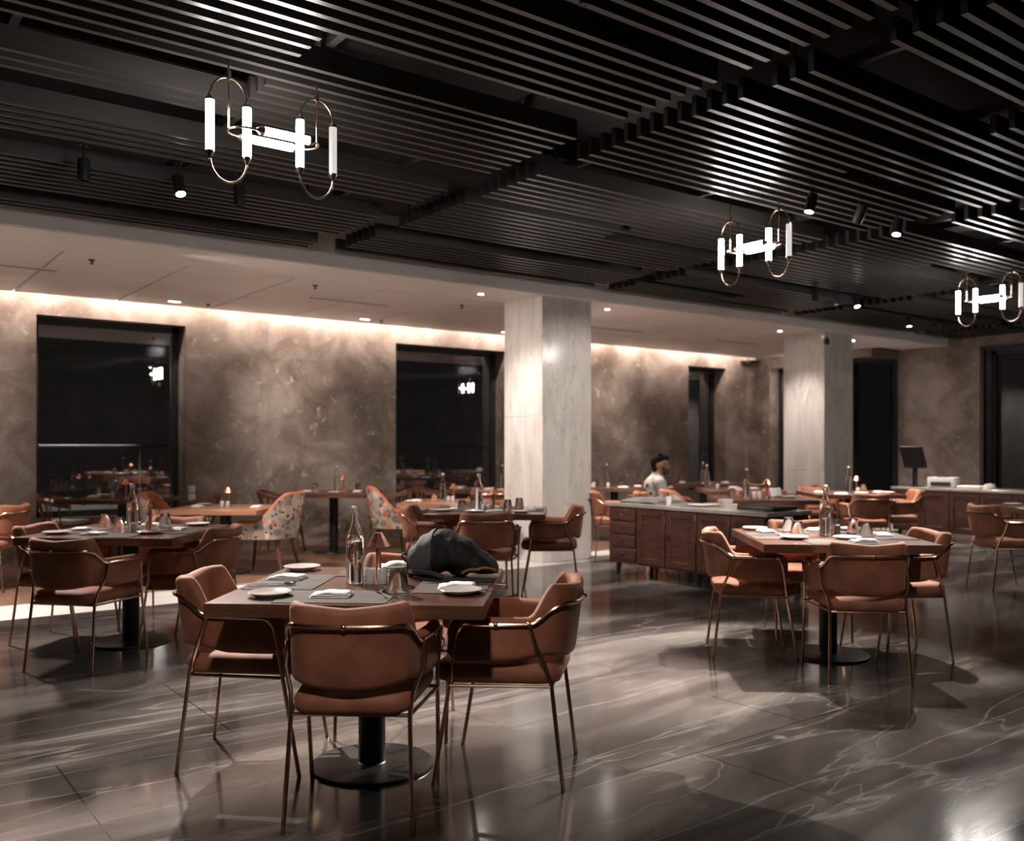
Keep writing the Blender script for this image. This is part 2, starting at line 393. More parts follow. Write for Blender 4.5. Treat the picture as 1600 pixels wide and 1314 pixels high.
panel(8, 14.2, 15.33, .03, {16, 28, 29, 40, 41})
# dark ducts and beams above the slats
f = MB(); f.box((5.3, 2.5, 3.5), (20.0, .3, .16)); f.box((5.3, 5.4, 3.52), (20.0, .4, .14)); f.box((2.4, 1.2, 3.52), (.3, 12, .12)); f.box((9.0, 1.2, 3.52), (.3, 12, .12))
struct(f.build('trim_9', 'plenum', smooth=False))

# ------------------------------------------------------------------ things outside the windows
o = empty('street_railing', (5.5, 13.0, 0)); b = MB().tube([(-5, 0, 1.32), (10, 0, 1.32)], .022).build('handrail', 'plastic_grey', o)
for k in range(6): MB().tube([(-5 + k * 3, 0, 0), (-5 + k * 3, 0, 1.3)], .018).build('post', 'plastic_grey', o)
tag(o, 'thin grey metal handrail outside behind the left-hand window panes', 'railing')
struct(MB().box((5.5, 15.5, -.15), (24, 7, .2)).build('floor', 'plenum', smooth=False))
tag(MB().box((2.75, 13.5, .305), (1.5, .6, .61), .03).build('planter_box', 'plastic_white'), 'low pale concrete kerb outside the leftmost window', 'kerb')
light('street_lamp_light', 'SPOT', (2.75, 12.9, 2.6), (2.75, 13.5, .4), 60, (1, .95, .9), spot_size=R(60), shadow_soft_size=.1)

# ------------------------------------------------------------------ pendants
def make_pendant():
    t = empty('tube_pendant')
    rod = MB()
    for s in (-.222, .222):
        MB().tube([(s, 0, 3.3), (s, 0, 3.04)], .0045).tube([(s, 0, 3.07), (s, 0, 3.03)], .011).tube([(s, 0, 3.04), (s, 0, 2.80)], .0045).build('rod', 'brass_pendant', t)
        arch = [(s - .088 * math.cos(a), 0, 2.935 + .105 * math.sin(a)) for a in [PI * k / 14 for k in range(15)]]
        MB().tube(arch, .0055).build('arch', 'brass_pendant', t)
        bow = [(s - .088 * math.cos(a), 0, 2.66 - .11 * math.sin(a)) for a in [PI * k / 14 for k in range(15)]]
        MB().tube(bow, .0055).build('arch', 'brass_pendant', t)
        for q in (-.088, .088):
            dim = (s > 0 and q > 0)
            MB().tube([(s + q, 0, 2.68), (s + q, 0, 2.92)], .0195, 16).build('light_tube', 'tube_dim' if dim else 'tube_glow', t)
            MB().lathe([(.006, .03), (.01, .02), (.021, .005), (.021, -.004), (0, -.004)], (s + q, 0, 2.92)).build('end_cap', 'brass_pendant', t)
            MB().lathe([(.006, -.035), (.01, -.02), (.021, -.005), (.021, .004), (0, .004)], (s + q, 0, 2.68)).build('end_cap', 'brass_pendant', t)
    for (xa, xb, yy) in ((-.12, .13, .075), (-.085, .15, -.075)):
        MB().tube([(xa, yy, 2.80), (xb, yy, 2.80)], .0195, 16).build('light_tube', 'tube_glow', t)
        for xe, sg in ((xa, -1), (xb, 1)): MB().tube([(xe - sg * .004, yy, 2.8), (xe + sg * .012, yy, 2.8), (xe + sg * .03, yy, 2.8)], [.021, .021, .008], 14).build('end_cap', 'brass_pendant', t)
    for sg, xf, xn in ((-1, -.15, -.115), (1, .16, .18)):
        cx_ = sg * .147
        L = [(xf, .075, 2.8)] + [(cx_ + sg * .075 * math.sin(a), .075 * math.cos(a), 2.8) for a in [PI * k / 12 for k in range(2 if sg < 0 else 3, 11)]] + [(cx_ + sg * .01, -.074, 2.8), (xn if sg < 0 else .178, -.075, 2.8)]
        MB().tube(L, .0055).build('loop', 'brass_pendant', t)
    return t
PROTO['pendant'] = (make_pendant(), False)
G = 'brass tube pendants under the slats'
put('pendant', (1.755, 4.22, 0), 0, 'large brass pendant with glowing tubes at upper left, nearest the camera', 'pendant light', G)
put('pendant', (5.575, 4.38, 0), R(-90), 'brass glowing tube pendant right of centre, second from the camera', 'pendant light', G)
put('pendant', (9.40, 4.48, 0), R(-90), 'brass tube pendant cut by the right edge of the photo', 'pendant light', G)
put('pendant', (13.23, 4.4, 0), R(-90), 'brass tube pendant seen mirrored in the dark window glass', 'pendant light', G)

# ------------------------------------------------------------------ spotlights
def make_spot(lit):
    t = empty('spotlight')
    MB().box((0, 0, .16), (.05, .05, .03)).tube([(0, 0, .15), (0, 0, .05)], .008).build('stem', 'spot_black', t)
    MB().lathe([(0, .06), (.034, .06), (.038, .05), (.038, -.075), (.03, -.075), (.03, -.06), (0, -.06)]).build('housing', 'spot_black', t)
    if lit: MB().lathe([(0, -.0615), (.029, -.0615), (.029, -.068), (0, -.068)]).build('lens', 'lens_glow', t)
    return t
PROTO['spot'] = (make_spot(True), False); PROTO['spot_off'] = (make_spot(False), False)
GS = 'black cylinder spotlights on the slatted ceiling'
SPOTS = [
    # x, y, lit, tilt(aim xy), watts, cone, label
    (1.90, 6.15, 1, (2.2, 3.6), 190, 62, 'small lit black spotlight left of the largest pendant'),
    (1.32, 6.15, 0, None, 0, 0, 'unlit black spotlight near the upper left edge, farthest left of all'),
    (2.31, 6.15, 0, None, 0, 0, 'unlit black spotlight hanging just behind the largest pendant'),
    (5.60, 3.90, 1, (4.0, 4.2), 190, 60, 'lit spotlight just above and right of the second pendant'),
    (6.13, 3.85, 0, (7.2, 8.3), 80, 60, 'tilted spotlight between two lit ones on the right'),  # bulb added to this dark fixture to brighten the near column
    (6.75, 3.92, 1, (4.7, 3.5), 170, 50, 'lit spotlight right of the tilted one'),
    (9.05, 6.25, 0, None, 0, 0, 'unlit spotlight behind the second pendant, left of a lit pair'),
    (9.45, 6.25, 1, (10.2, 6.3), 130, 60, 'lit spotlight of the distant pair above the far column'),
    (9.85, 6.25, 1, (9.1, 3.9), 90, 55, 'right-hand spotlight of the distant pair above the far column'),
    (12.0, 6.8, 1, (11.6, 6.3), 80, 60, 'small bright distant spotlight left of the third pendant'),
    (12.7, 6.8, 0, None, 0, 0, 'faint distant spotlight below the third pendant, left of its neighbour'),
    (13.0, 6.8, 0, None, 0, 0, 'faint distant spotlight below the third pendant, rightmost of the row'),
]
for (x, y, lit, aim, wt, cone, lab) in SPOTS:
    o = put('spot' if lit else 'spot_off', (x, y, 3.04), 0, lab, 'spotlight', GS)
    if aim:
        d = (Vector((aim[0], aim[1], .4)) - Vector((x, y, 3.04))).normalized()
        q = Vector((0, 0, -1)).rotation_difference(d)
        q = Vector((0, 0, -1)).rotation_difference((d * .55 + Vector((0, 0, -1)) * .45).normalized())
        for ch in kids(o):
            if not ch.name.startswith('stem'): ch.rotation_euler = q.to_euler()
    if wt: light('spot_bulb', 'SPOT', (x, y, 2.94), (aim[0], aim[1], .3), wt * SP, (1, .9, .82), spot_size=R(cone), spot_blend=.45, shadow_soft_size=.025)
f = MB(); f.box((1.8, 6.15, 3.235), (1.6, .04, .03)); tag(f.build('lighting_track', 'spot_black'), 'black lighting track carrying the upper left spotlights', 'lighting track', 'lighting tracks')
f = MB(); f.box((6.2, 3.88, 3.235), (1.9, .04, .03)); tag(f.build('lighting_track', 'spot_black'), 'black lighting track carrying the spotlights right of the second pendant', 'lighting track', 'lighting tracks')
f = MB(); f.box((12.5, 6.8, 3.235), (1.5, .04, .03)); tag(f.build('lighting_track', 'spot_black'), 'black lighting track below the third pendant far away', 'lighting track', 'lighting tracks')
f = MB(); f.box((9.5, 6.25, 3.235), (1.4, .04, .03)); tag(f.build('lighting_track', 'spot_black'), 'black lighting track above the distant spotlight pair', 'lighting track', 'lighting tracks')
for (x, y, ax, ay, wt) in ((.3, .9, 1.6, 3.2, 34), (3.6, .6, 5.0, 3.3, 26), (7.2, 1.0, 9.0, 3.8, 12)):  # unseen fill spots added to light the chair backs, no fixtures
    light('front_fill_spot', 'SPOT', (x, y, 3.05), (ax, ay, .3), wt * SP, (1, .9, .84), spot_size=R(46), spot_blend=.9, shadow_soft_size=.08)
# recessed downlights in the white ceiling
def make_down():
    t = empty('downlight')
    MB().lathe([(.03, 0), (.043, 0), (.045, -.006), (.03, -.006), (.03, 0)]).build('trim_ring', 'plastic_white', t)
    MB().lathe([(0, -.001), (.03, -.001), (.03, -.005), (0, -.005)]).build('lens', 'lens_glow', t)
    return t
PROTO['down'] = (make_down(), False)
for i, (x, y, wt, ax, ay, az, lab) in enumerate([(.9, 8.39, 190, 1.2, 7.6, 0, 'added fill over the left table'), (2.6, 8.3, 120, 5.2, 8.1, .3, 'added fill aimed at the near column'), (5.91, 8.39, 36, 5.8, 8.0, 0, 'just left of the near marble column'), (7.82, 8.38, 120, 7.9, 8.2, 0, 'just right of the near marble column'),
                       (11.33, 8.43, 36, 11.0, 8.2, 0, 'just left of the far marble column'), (13.3, 8.49, 90, 13.3, 8.2, 0, 'just right of the far marble column')]):
    if i > 1: put('down', (x, y, 3.02), 0, 'bright round recessed downlight ' + lab, 'downlight', 'recessed downlights along the ceiling edge')  # first two are added fill bulbs for left table and column, no fixture
    light('downlight_bulb', 'SPOT', (x, y, 3.0), (ax, ay, az), wt * SP, WARM, spot_size=R(110), spot_blend=.8, shadow_soft_size=.1)
for x in (.9, 4.9, 10.6): light('wall_washer_bulb', 'SPOT', (x, 10.6, 3.0), (x + .2, 11.6, 1.5), 45, WARM, spot_size=R(80), spot_blend=1.0, shadow_soft_size=.06)
# wall row of soft small downlights
def make_slotlight():
    t = empty('recessed_light'); MB().box((0, 0, -.002), (.16, .06, .004)).build('bezel', 'plastic_white', t); MB().box((0, 0, -.006), (.13, .035, .004)).build('lens', 'small_glow', t); return t
PROTO['slot'] = (make_slotlight(), False)
for x, lab in ((3.35, 'above the right side of the leftmost window'), (5.85, 'above the bare stone wall between the two large windows'), (8.2, 'beside the near column top')):
    put('slot', (x, 11.0, 3.02), 0, 'small pale rectangular recessed light ' + lab, 'recessed light', 'rectangular recessed lights')
def make_vent():
    t = empty('ceiling_vent'); f = MB(); f.box((0, .045, -.004), (1.02, .02, .01)); f.box((0, -.045, -.004), (1.02, .02, .01)); f.build('frame', 'ceiling_white', t)
    MB().box((0, 0, -.003), (1.0, .07, .006)).build('slot', 'plastic_black', t); return t
PROTO['vent'] = (make_vent(), False)
for x, lab in ((1.35, 'at the left edge of the photo'), (5.0, 'left of the near column'), (9.3, 'right of the near column'), (12.0, 'just before the far column')):
    put('vent', (x, 9.75, 3.019), 0, 'long dark slot vent in the white ceiling ' + lab, 'vent', 'slot vents in the white ceiling')
def make_sprinkler():
    t = empty('sprinkler'); MB().lathe([(0, 0), (.03, 0), (.025, -.01), (.008, -.012), (.008, -.03), (.02, -.035), (.02, -.04), (0, -.04)], seg=12).build('head', 'plastic_black', t); return t
PROTO['spr'] = (make_sprinkler(), False)
for x, y, lab in ((3.75, 11.0, 'near the right corner of the leftmost window'), (6.1, 11.0, 'above the stone wall left of the second window'), (8.4, 11.0, 'next to the near column'), (2.0, 9.0, 'above the left end of the white ceiling'), (6.2, 9.2, 'left of the near column beside the bright downlight'), (4.2, 9.0, 'in the middle of the left white ceiling')):
    put('spr', (x, y, 3.02), 0, 'tiny dark ceiling sprinkler ' + lab, 'sprinkler', 'ceiling sprinklers')
t = MB().ball((11.92, 8.04, 2.86), .045, 14).box((11.93, 8.05, 2.9), (.05, .04, .05)).build('dome_camera', 'plastic_black'); tag(t, 'black dome camera at the top edge of the far marble column', 'camera')
t = MB().ball((14.42, 11.44, 2.93), .05, 14).box((14.46, 11.47, 2.96), (.2, .3, .04)).build('dome_camera', 'plastic_black'); tag(t, 'black dome camera in the far room corner under the ceiling', 'camera')
put('spr', (2.48, 2.8, 3.15), 0, 'small sprinkler head poking through the slats at the top of the photo', 'sprinkler', 'ceiling sprinklers')
def plate_switch(loc, lab, rz=0, n=2):
    t = empty('wall_socket', loc, rz)
    for k in range(n):
        MB().box((0, -.008, k * .1), (.085, .012, .085), .004).build('cover_plate', 'plastic_white', t)
    tag(t, lab, 'wall socket')
plate_switch((3.74, 11.595, .68), 'small white double wall socket at the right side of the leftmost window')
t = empty('wall_control', (9.85, 11.59, 1.52)); MB().box((0, -.01, 0), (.06, .02, .1), .006).box((.16, -.01, -.03), (.05, .02, .05), .006).build('cover_plate', 'plastic_black', t); tag(t, 'two small black wall controls on the stone wall right of the near column', 'wall control')

# ------------------------------------------------------------------ velvet armchair
ARM_PATH = catmull([(.245, .175, 0), (.242, .06, 0), (.222, -.06, 0), (.194, -.165, 0), (.176, -.215, 0), (.138, -.246, 0), (.075, -.26, 0), (0, -.266, 0)], 7)
def full_path(P): return P + [Vector((-p.x, p.y, p.z)) for p in P[-2::-1]]
def shell(P, top, bot, thick, lean, name, m, t, round_end=.05, nz=7, tz=None):
    P = full_path(P); n = len(P)
    S = [0]
    for a, b in zip(P, P[1:]): S.append(S[-1] + (b - a).length)
    Ltot = S[-1]; rows = []
    for i, p in enumerate(P):
        tg = (P[min(i + 1, n - 1)] - P[max(i - 1, 0)]).normalized(); nrm = Vector((tg.y, -tg.x, 0))
        if nrm.dot(Vector((p.x, p.y + .02, 0))) < 0: nrm = -nrm
        e = min(S[i], Ltot - S[i]); k = 1.0
        z1 = top(p); z0 = bot(p); th_ = thick(p) if callable(thick) else thick
        if e < round_end:
            q = math.sqrt(max(0.0, 1 - (1 - e / round_end) ** 2)); z1 = z1 - round_end * (1 - q) * .9; z0 = z0 + round_end * (1 - q) * .5; th_ = th_ * (.35 + .65 * q)
        loop = []
        h = th_ / 2
        prof = [(h, z0 + h + (z1 - z0 - 2 * h) * j / nz) for j in range(nz + 1)]
        prof += [(h * math.cos(a), z1 - h + h * math.sin(a)) for a in (PI * .2, PI * .4, PI * .6, PI * .8)]
        prof += [(-h, z1 - h - (z1 - z0 - 2 * h) * j / nz) for j in range(nz + 1)]
        prof += [(-h * math.cos(a), z0 + h - h * math.sin(a)) for a in (PI * .2, PI * .4, PI * .6, PI * .8)]
        for off, z in prof:
            l = lean(p, z); loop.append(p + nrm * off + Vector((0, -l, 0)) + Vector((p.x * .0, 0, z)))
        rows.append(loop)
    b = MB().grid(rows, closed_v=True, caps=True)
    return b.build(name, m, t, sharp=60)
def v_top(p): return .66 + .13 * sst(-.125, -.195, p.y) - .016 * (1 - min(1, abs(p.x) / .19)) * (p.y < -.2)
def v_bot(p): return .489 + .022 * sst(-.05, -.2, p.y) - .026 * max(0, 1 - (p.x / .19) ** 2) * (p.y < -.2)
def v_lean(p, z): return .13 * max(0, z - .5) * sst(-.02, -.25, p.y)
def rail_z(p): return .637 + .078 * sst(-.125, -.235, p.y)
def v_norm(P, i):
    tg = (P[min(i + 1, len(P) - 1)] - P[max(i - 1, 0)]).normalized(); nn = Vector((tg.y, -tg.x, 0))
    return nn if nn.dot(Vector((P[i].x, P[i].y + .02, 0))) > 0 else -nn
def rbox_seat(name, m, t, w, d, z0, z1, cy=0, taper=.9, r=.07):
    """puffy seat cushion: stacked rounded outlines"""
    rows = []
    def outline(sx, sy, z, rr):
        pts = []
        for qx, qy, a0 in ((1, 1, 0), (-1, 1, 90), (-1, -1, 180), (1, -1, 270)):
            for k in range(6):
                a = R(a0 + 90 * k / 5); ww = sx * (taper if qy < 0 else 1)
                pts.append(Vector((qx * (ww - rr) + rr * math.cos(a), cy + qy * (sy - rr) + rr * math.sin(a), z)))
        return pts
    h = (z1 - z0)
    for f_, ins in ((0, .03), (.12, .008), (.35, 0), (.65, 0), (.85, .012), (.96, .035), (1.0, .075)):
        rows.append(outline(w / 2 - ins, d / 2 - ins, z0 + h * f_, max(.02, r - ins * .5)))
    b = MB().grid(rows, closed_v=True, caps=True)
    return b.build(name, m, t, sharp=70)
def make_velvet():
    t = empty('velvet_armchair')
    rbox_seat('seat', 'velvet', t, .475, .50, .395, .478, -.005, .86)
    shell(ARM_PATH, v_top, v_bot, lambda p: .05, v_lean, 'backrest', 'velvet', t)
    P = full_path(ARM_PATH); pts = []
    for i, p in enumerate(P):
        if p.y > .09: continue
        z = rail_z(p); pts.append(p + v_norm(P, i) * .034 + Vector((0, -v_lean(p, z), z)))
    fr = MB().tube(pts, .0085, 8)
    for p in (pts[len(pts) // 2], pts[5], pts[-6]): fr.ball(p, .0125, 8)
    fr.build('back_rail', 'gold', t)
    for s in (1, -1):
        e = pts[0] if s > 0 else pts[-1]
        L = [(s * .25, .235, 0), (s * .255, .165, .42), (s * .263, .145, .56), (s * .268, .137, .60), (s * .273, .118, .628), Vector((s * .278, .10, .637)), e]
        MB().tube(L, .0085, 8).build('leg', 'gold', t)
        k = min(range(len(pts)), key=lambda i: (pts[i] - Vector((s * .235, -.135, .645))).length)
        q = pts[k]
        MB().tube([(s * .222, -.27, 0), (s * .206, -.222, .40), (s * .214, -.2, .47), q + Vector((s * .002, -.028, -.09)), q], .0085, 8).ball(q, .0125, 8).build('leg', 'gold', t)
    f = MB()
    f.tube([(.206, -.222, .395), (-.206, -.222, .395)], .007, 8); f.tube([(.257, .168, .395), (-.257, .168, .395)], .007, 8)
    for s in (1, -1): f.tube([(s * .206, -.222, .395), (s * .257, .168, .395)], .007, 8)
    f.build('seat_frame', 'gold', t)
    return t
PROTO['velvet'] = (make_velvet(), False)
# ------------------------------------------------------------------ floral wing armchair
FL_PATH = catmull([(.27, .2, 0), (.29, .05, 0), (.275, -.1, 0), (.215, -.215, 0), (.11, -.265, 0), (0, -.275, 0)], 7)
def f_top(p): return .565 + .285 * sst(.0, -.24, p.y)
def f_lean(p, z): return .18 * max(0, z - .4) * sst(.1, -.25, p.y)
def make_floral():
    t = empty('floral_armchair')
    rbox_seat('seat', 'velvet_orange', t, .52, .5, .36, .48, 0, .9)
    shell(FL_PATH, f_top, lambda p: .40, .06, f_lean, 'backrest', 'velvet_orange', t)
    P = full_path(FL_PATH); rows = []
    for i, p in enumerate(P):
        n = v_norm(P, i); row = []
        z1 = f_top(p) - .03
        for j in range(8):
            z = .375 + (z1 - .375) * j / 7; row.append(p + n * .0365 + Vector((0, -f_lean(p, z), z)))
        for j in range(7, -1, -1):
            z = .375 + (z1 - .375) * j / 7; row.append(p + n * .031 + Vector((0, -f_lean(p, z), z)))
        rows.append(row)
    MB().grid(rows, closed_v=True, caps=True).build('outer_cover', 'floral_fabric', t, sharp=60)
    for sx in (1, -1):
        for sy in (1, -1):
            a = Vector((sx * .2, sy * .19, .38)); c = Vector((sx * .25, sy * .25 + (-.02 if sy < 0 else 0), 0))
            l = MB().tube([c + (a - c) * .12, c + (a - c) * .5, a], [.013, .018, .023], 10).build('leg', 'chair_wood', t)
            MB().tube([c, c + (a - c) * .125], [.012, .0137], 10).build('leg_tip', 'gold', l)
    return t
PROTO['floral'] = (make_floral(), False)
# ------------------------------------------------------------------ spindle chair
def make_spindle():
    t = empty('spindle_armchair')
    MB().box((0, 0, .435), (.46, .44, .035), .014, 2).build('seat', 'chair_wood', t)
    rbox_seat('cushion', 'cushion_white', t, .42, .40, .4535, .50, 0, .95, .06)
    rail = [(.27, .12, .66), (.27, -.05, .69), (.235, -.2, .73), (.13, -.27, .76), (0, -.285, .765), (-.13, -.27, .76), (-.235, -.2, .73), (-.27, -.05, .69), (-.27, .12, .66)]
    cr = catmull(rail, 5); rows = []
    for i, p in enumerate(cr):
        tg = (cr[min(i + 1, len(cr) - 1)] - cr[max(i - 1, 0)]).normalized(); n = Vector((tg.y, -tg.x, 0)).normalized()
        rows.append([p + n * .014 + Vector((0, 0, .022)), p - n * .014 + Vector((0, 0, .022)), p - n * .014 - Vector((0, 0, .022)), p + n * .014 - Vector((0, 0, .022))])
    MB().grid(rows, closed_v=True, caps=True).build('top_rail', 'chair_wood', t)
    for i in range(3, len(cr) - 3, 4):
        p = cr[i]; MB().tube([Vector((p.x * .78, max(-.205, p.y * .74), .45)), p], [.008, .0095], 8).build('spindle', 'chair_wood', t)
    for sx in (1, -1):
        for sy in (1, -1): MB().tube([(sx * .25, sy * .23, 0), (sx * .19, sy * .17, .43)], [.012, .018], 8).build('leg', 'chair_wood', t)
    return t
PROTO['spindle'] = (make_spindle(), False)
# ------------------------------------------------------------------ tables
def make_table(size, topmat, h=0):
    t = empty('dining_table')
    MB().box((0, 0, .725 + h), (size, size, .05), .003, 1).build('tabletop', topmat, t)
    MB().lathe([(0, .70 + h), (.16, .70 + h), (.16, .692 + h), (.056, .69 + h), (.055, .02), (.062, .014), (0, .014)], seg=32).build('pedestal', 'black_metal', t)
    MB().lathe([(0, .016), (.236, .016), (.25, .012), (.253, .004), (.25, 0), (0, 0)], seg=48).build('base_plate', 'black_metal', t)
    return t
PROTO['table'] = (make_table(1.02, 'table_wood'), False)
PROTO['table_light'] = (make_table(.98, 'table_wood_light', -.07), False)
# ------------------------------------------------------------------ tabletop things
def make_bottle():
    t = MB().lathe([(0, 0), (.034, 0), (.037, .004), (.037, .17), (.035, .195), (.018, .25), (.0135, .27), (.0135, .295), (.016, .297), (.016, .305), (.0105, .305), (.0105, .27), (.015, .249), (.0325, .194), (.0345, .17), (.0345, .008), (0, .006)], seg=28).build('swing_top_bottle', 'glass')
    MB().lathe([(0, .0075), (.034, .0085), (.034, .165), (.0305, .196), (.0285, .2), (0, .2)], seg=28).build('water', 'water', t)
    MB().lathe([(0, .30), (.0095, .30), (.013, .307), (.013, .315), (.009, .32), (0, .32)], seg=16).build('stopper', 'stopper', t)
    w_ = MB()
    for s in (1, -1): w_.tube([(s * .015, 0, .285), (s * .021, .004, .30), (s * .018, 0, .318), (0, 0, .322)], .0012, 6)
    w_.tube([(.0145 * math.cos(a), .0145 * math.sin(a), .285) for a in [k * PI / 8 for k in range(16)]], .0012, 6, closed=True)
    w_.build('wire_clip', 'steel', t)
    return t
PROTO['bottle'] = (make_bottle(), False)
def make_glass():
    return MB().lathe([(.041, 0), (.0435, .001), (.0435, .004), (.031, .094), (.028, .098), (0, .098), (0, .092), (.026, .092), (.0295, .088), (.0415, .003), (.041, 0)], seg=28).build('water_glass', 'glass')
PROTO['glass'] = (make_glass(), False)
def make_lamp():
    t = empty('copper_table_lamp')
    MB().lathe([(0, 0), (.038, 0), (.038, .006), (.014, .01), (.0, .01)], seg=24).build('base', 'copper', t)
    MB().lathe([(0, .008), (.0135, .008), (.0105, .15), (0, .15)], seg=20).build('stem', 'copper', t)
    MB().lathe([(.05, .145), (.018, .2), (.016, .203), (0, .204), (0, .201), (.015, .2), (.048, .145), (.05, .145)], seg=8).build('lamp_shade', 'copper', t, sharp=20)
    return t
PROTO['lamp'] = (make_lamp(), False)
def make_shaker(m):
    return MB().lathe([(0, 0), (.0185, 0), (.0205, .003), (.0205, .056), (.018, .062), (.013, .064), (.012, .062), (0, .061)], seg=20).build('salt_shaker', m)
PROTO['shaker'] = (make_shaker('shaker'), False); PROTO['shaker_dark'] = (make_shaker('shaker_dark'), False)
def make_plate(m):
    return MB().lathe([(0, .003), (.05, .003), (.055, 0), (.058, .003), (.082, .013), (.084, .016), (.082, .0175), (.058, .0085), (.045, .007), (0, .007)], seg=40).build('side_plate', m)
PROTO['plate'] = (make_plate('plate'), False); PROTO['plate_white'] = (make_plate('plate_white'), False)
def make_napkin():
    b = MB()
    for k, (sx, sy, dx, rz) in enumerate(((.15, .105, 0, 0), (.146, .1, .002, 3), (.11, .09, .015, -4))):
        n0 = len(b.bm.verts); rows = []
        z = .001 + k * .0065
        N, Mm = 10, 8; th_ = .006; Rm = Matrix.Rotation(R(rz), 3, 'Z')
        def pt(u, v, up):
            x = (u - .5) * sx; y = (v - .5) * sy; e = min(u, 1 - u, v, 1 - v)
            p = Rm @ Vector((x + dx, y, 0)); h = z + (th_ if up else 0) * min(1, e * 12 + .25) + (.002 * k * noise.noise(Vector((x * 30, y * 30, k * 3))) if k else 0)
            p.z = h; return p
        topv = [[b.bm.verts.new(pt(i / N, j / Mm, 1)) for j in range(Mm + 1)] for i in range(N + 1)]
        botv = [[b.bm.verts.new(pt(i / N, j / Mm, 0)) for j in range(Mm + 1)] for i in range(N + 1)]
        for i in range(N):
            for j in range(Mm):
                b.bm.faces.new((topv[i][j], topv[i + 1][j], topv[i + 1][j + 1], topv[i][j + 1])); b.bm.faces.new((botv[i][j], botv[i][j + 1], botv[i + 1][j + 1], botv[i + 1][j]))
        for i in range(N):
            b.bm.faces.new((topv[i][0], botv[i][0], botv[i + 1][0], topv[i + 1][0])); b.bm.faces.new((topv[i][Mm], topv[i + 1][Mm], botv[i + 1][Mm], botv[i][Mm]))
        for j in range(Mm):
            b.bm.faces.new((topv[0][j], topv[0][j + 1], botv[0][j + 1], botv[0][j])); b.bm.faces.new((topv[N][j], botv[N][j], botv[N][j + 1], topv[N][j + 1]))
    return b.build('folded_napkin', 'napkin', sharp=80)
PROTO['napkin'] = (make_napkin(), False)
def strip(b, pts, ws, th_=.0015):
    rows = []
    for (x, y, z), w_ in zip(pts, ws):
        rows.append([Vector((x - w_, y, z)), Vector((x + w_, y, z)), Vector((x + w_, y, z + th_)), Vector((x - w_, y, z + th_))])
    b.grid(rows, closed_v=True, caps=True)
def make_fork():
    b = MB(); strip(b, [(0, -.09, .001), (0, -.05, .004), (0, .02, .007), (0, .045, .004), (0, .06, .002)], [.006, .005, .0025, .008, .011])
    for k in range(4): strip(b, [(-.0085 + k * .0057, .059, .002), (-.0085 + k * .0057, .08, .001), (-.0085 + k * .0057, .095, .005)], [.0018, .0016, .001])
    return b.build('fork', 'steel', sharp=50)
PROTO['fork'] = (make_fork(), False)
def make_spoon():
    b = MB(); strip(b, [(0, -.09, .001), (0, -.05, .004), (0, .02, .007), (0, .05, .004)], [.006, .005, .0025, .004])
    rows = []
    for i in range(9):
        v = i / 8; y = .047 + .05 * v; w_ = .0155 * math.sin(PI * min(.995, max(.06, v)) ** .8)
        rows.append([Vector((w_ * u, y, .002 + .006 * (u * u) * .8 + (.003 if v < .1 or v > .92 else 0))) for u in (-1, -.6, -.2, .2, .6, 1)] + [Vector((w_ * u, y, .0035 + .006 * (u * u) * .8 + (.003 if v < .1 or v > .92 else 0))) for u in (1, .6, .2, -.2, -.6, -1)])
    b.grid(rows, closed_v=True, caps=True)
    return b.build('spoon', 'steel', sharp=60)
PROTO['spoon'] = (make_spoon(), False)
def make_knife():
    b = MB(); strip(b, [(0, -.1, .001), (0, -.02, .002), (0, .0, .002), (.002, .06, .0015), (.003, .105, .0015)], [.0055, .005, .004, .008, .002])
    return b.build('table_knife', 'steel', sharp=50)
PROTO['knife'] = (make_knife(), False)
PROTO['mat'] = (MB().box((0, 0, .0012), (.42, .29, .0024), .001, 1).build('placemat', 'placemat'), False)

ANG = R(-40.3)
SIDE = {'near': 0, 'right': 90, 'far': 180, 'left': -90}
ZT = .7505; MZ = .0026
CATS = {'bottle': ('bottle', 'clear swing-top water bottle'), 'glass': ('glass', 'upturned clear water glass'), 'lamp': ('table lamp', 'small copper table lamp'),
        'shaker': ('salt shaker', 'white ceramic shaker'), 'shaker_dark': ('salt shaker', 'dark grey shaker'), 'plate': ('plate', 'small round beige side plate'), 'plate_white': ('plate', 'small round white plate'),
        'napkin': ('napkin', 'folded white napkin'), 'fork': ('fork', 'steel fork'), 'spoon': ('spoon', 'steel spoon'), 'knife': ('knife', 'steel table knife'), 'mat': ('placemat', 'dark grey leather placemat')}
GROUPS = {'bottle': 'water bottles on the tables', 'glass': 'upturned water glasses', 'lamp': 'copper table lamps', 'shaker': 'salt and pepper shakers', 'shaker_dark': 'salt and pepper shakers', 'plate': 'side plates on the tables',
          'plate_white': 'side plates on the tables', 'napkin': 'folded napkins on the tables', 'fork': 'forks on the tables', 'spoon': 'spoons on the tables', 'knife': 'knives on the tables', 'mat': 'placemats on the tables'}
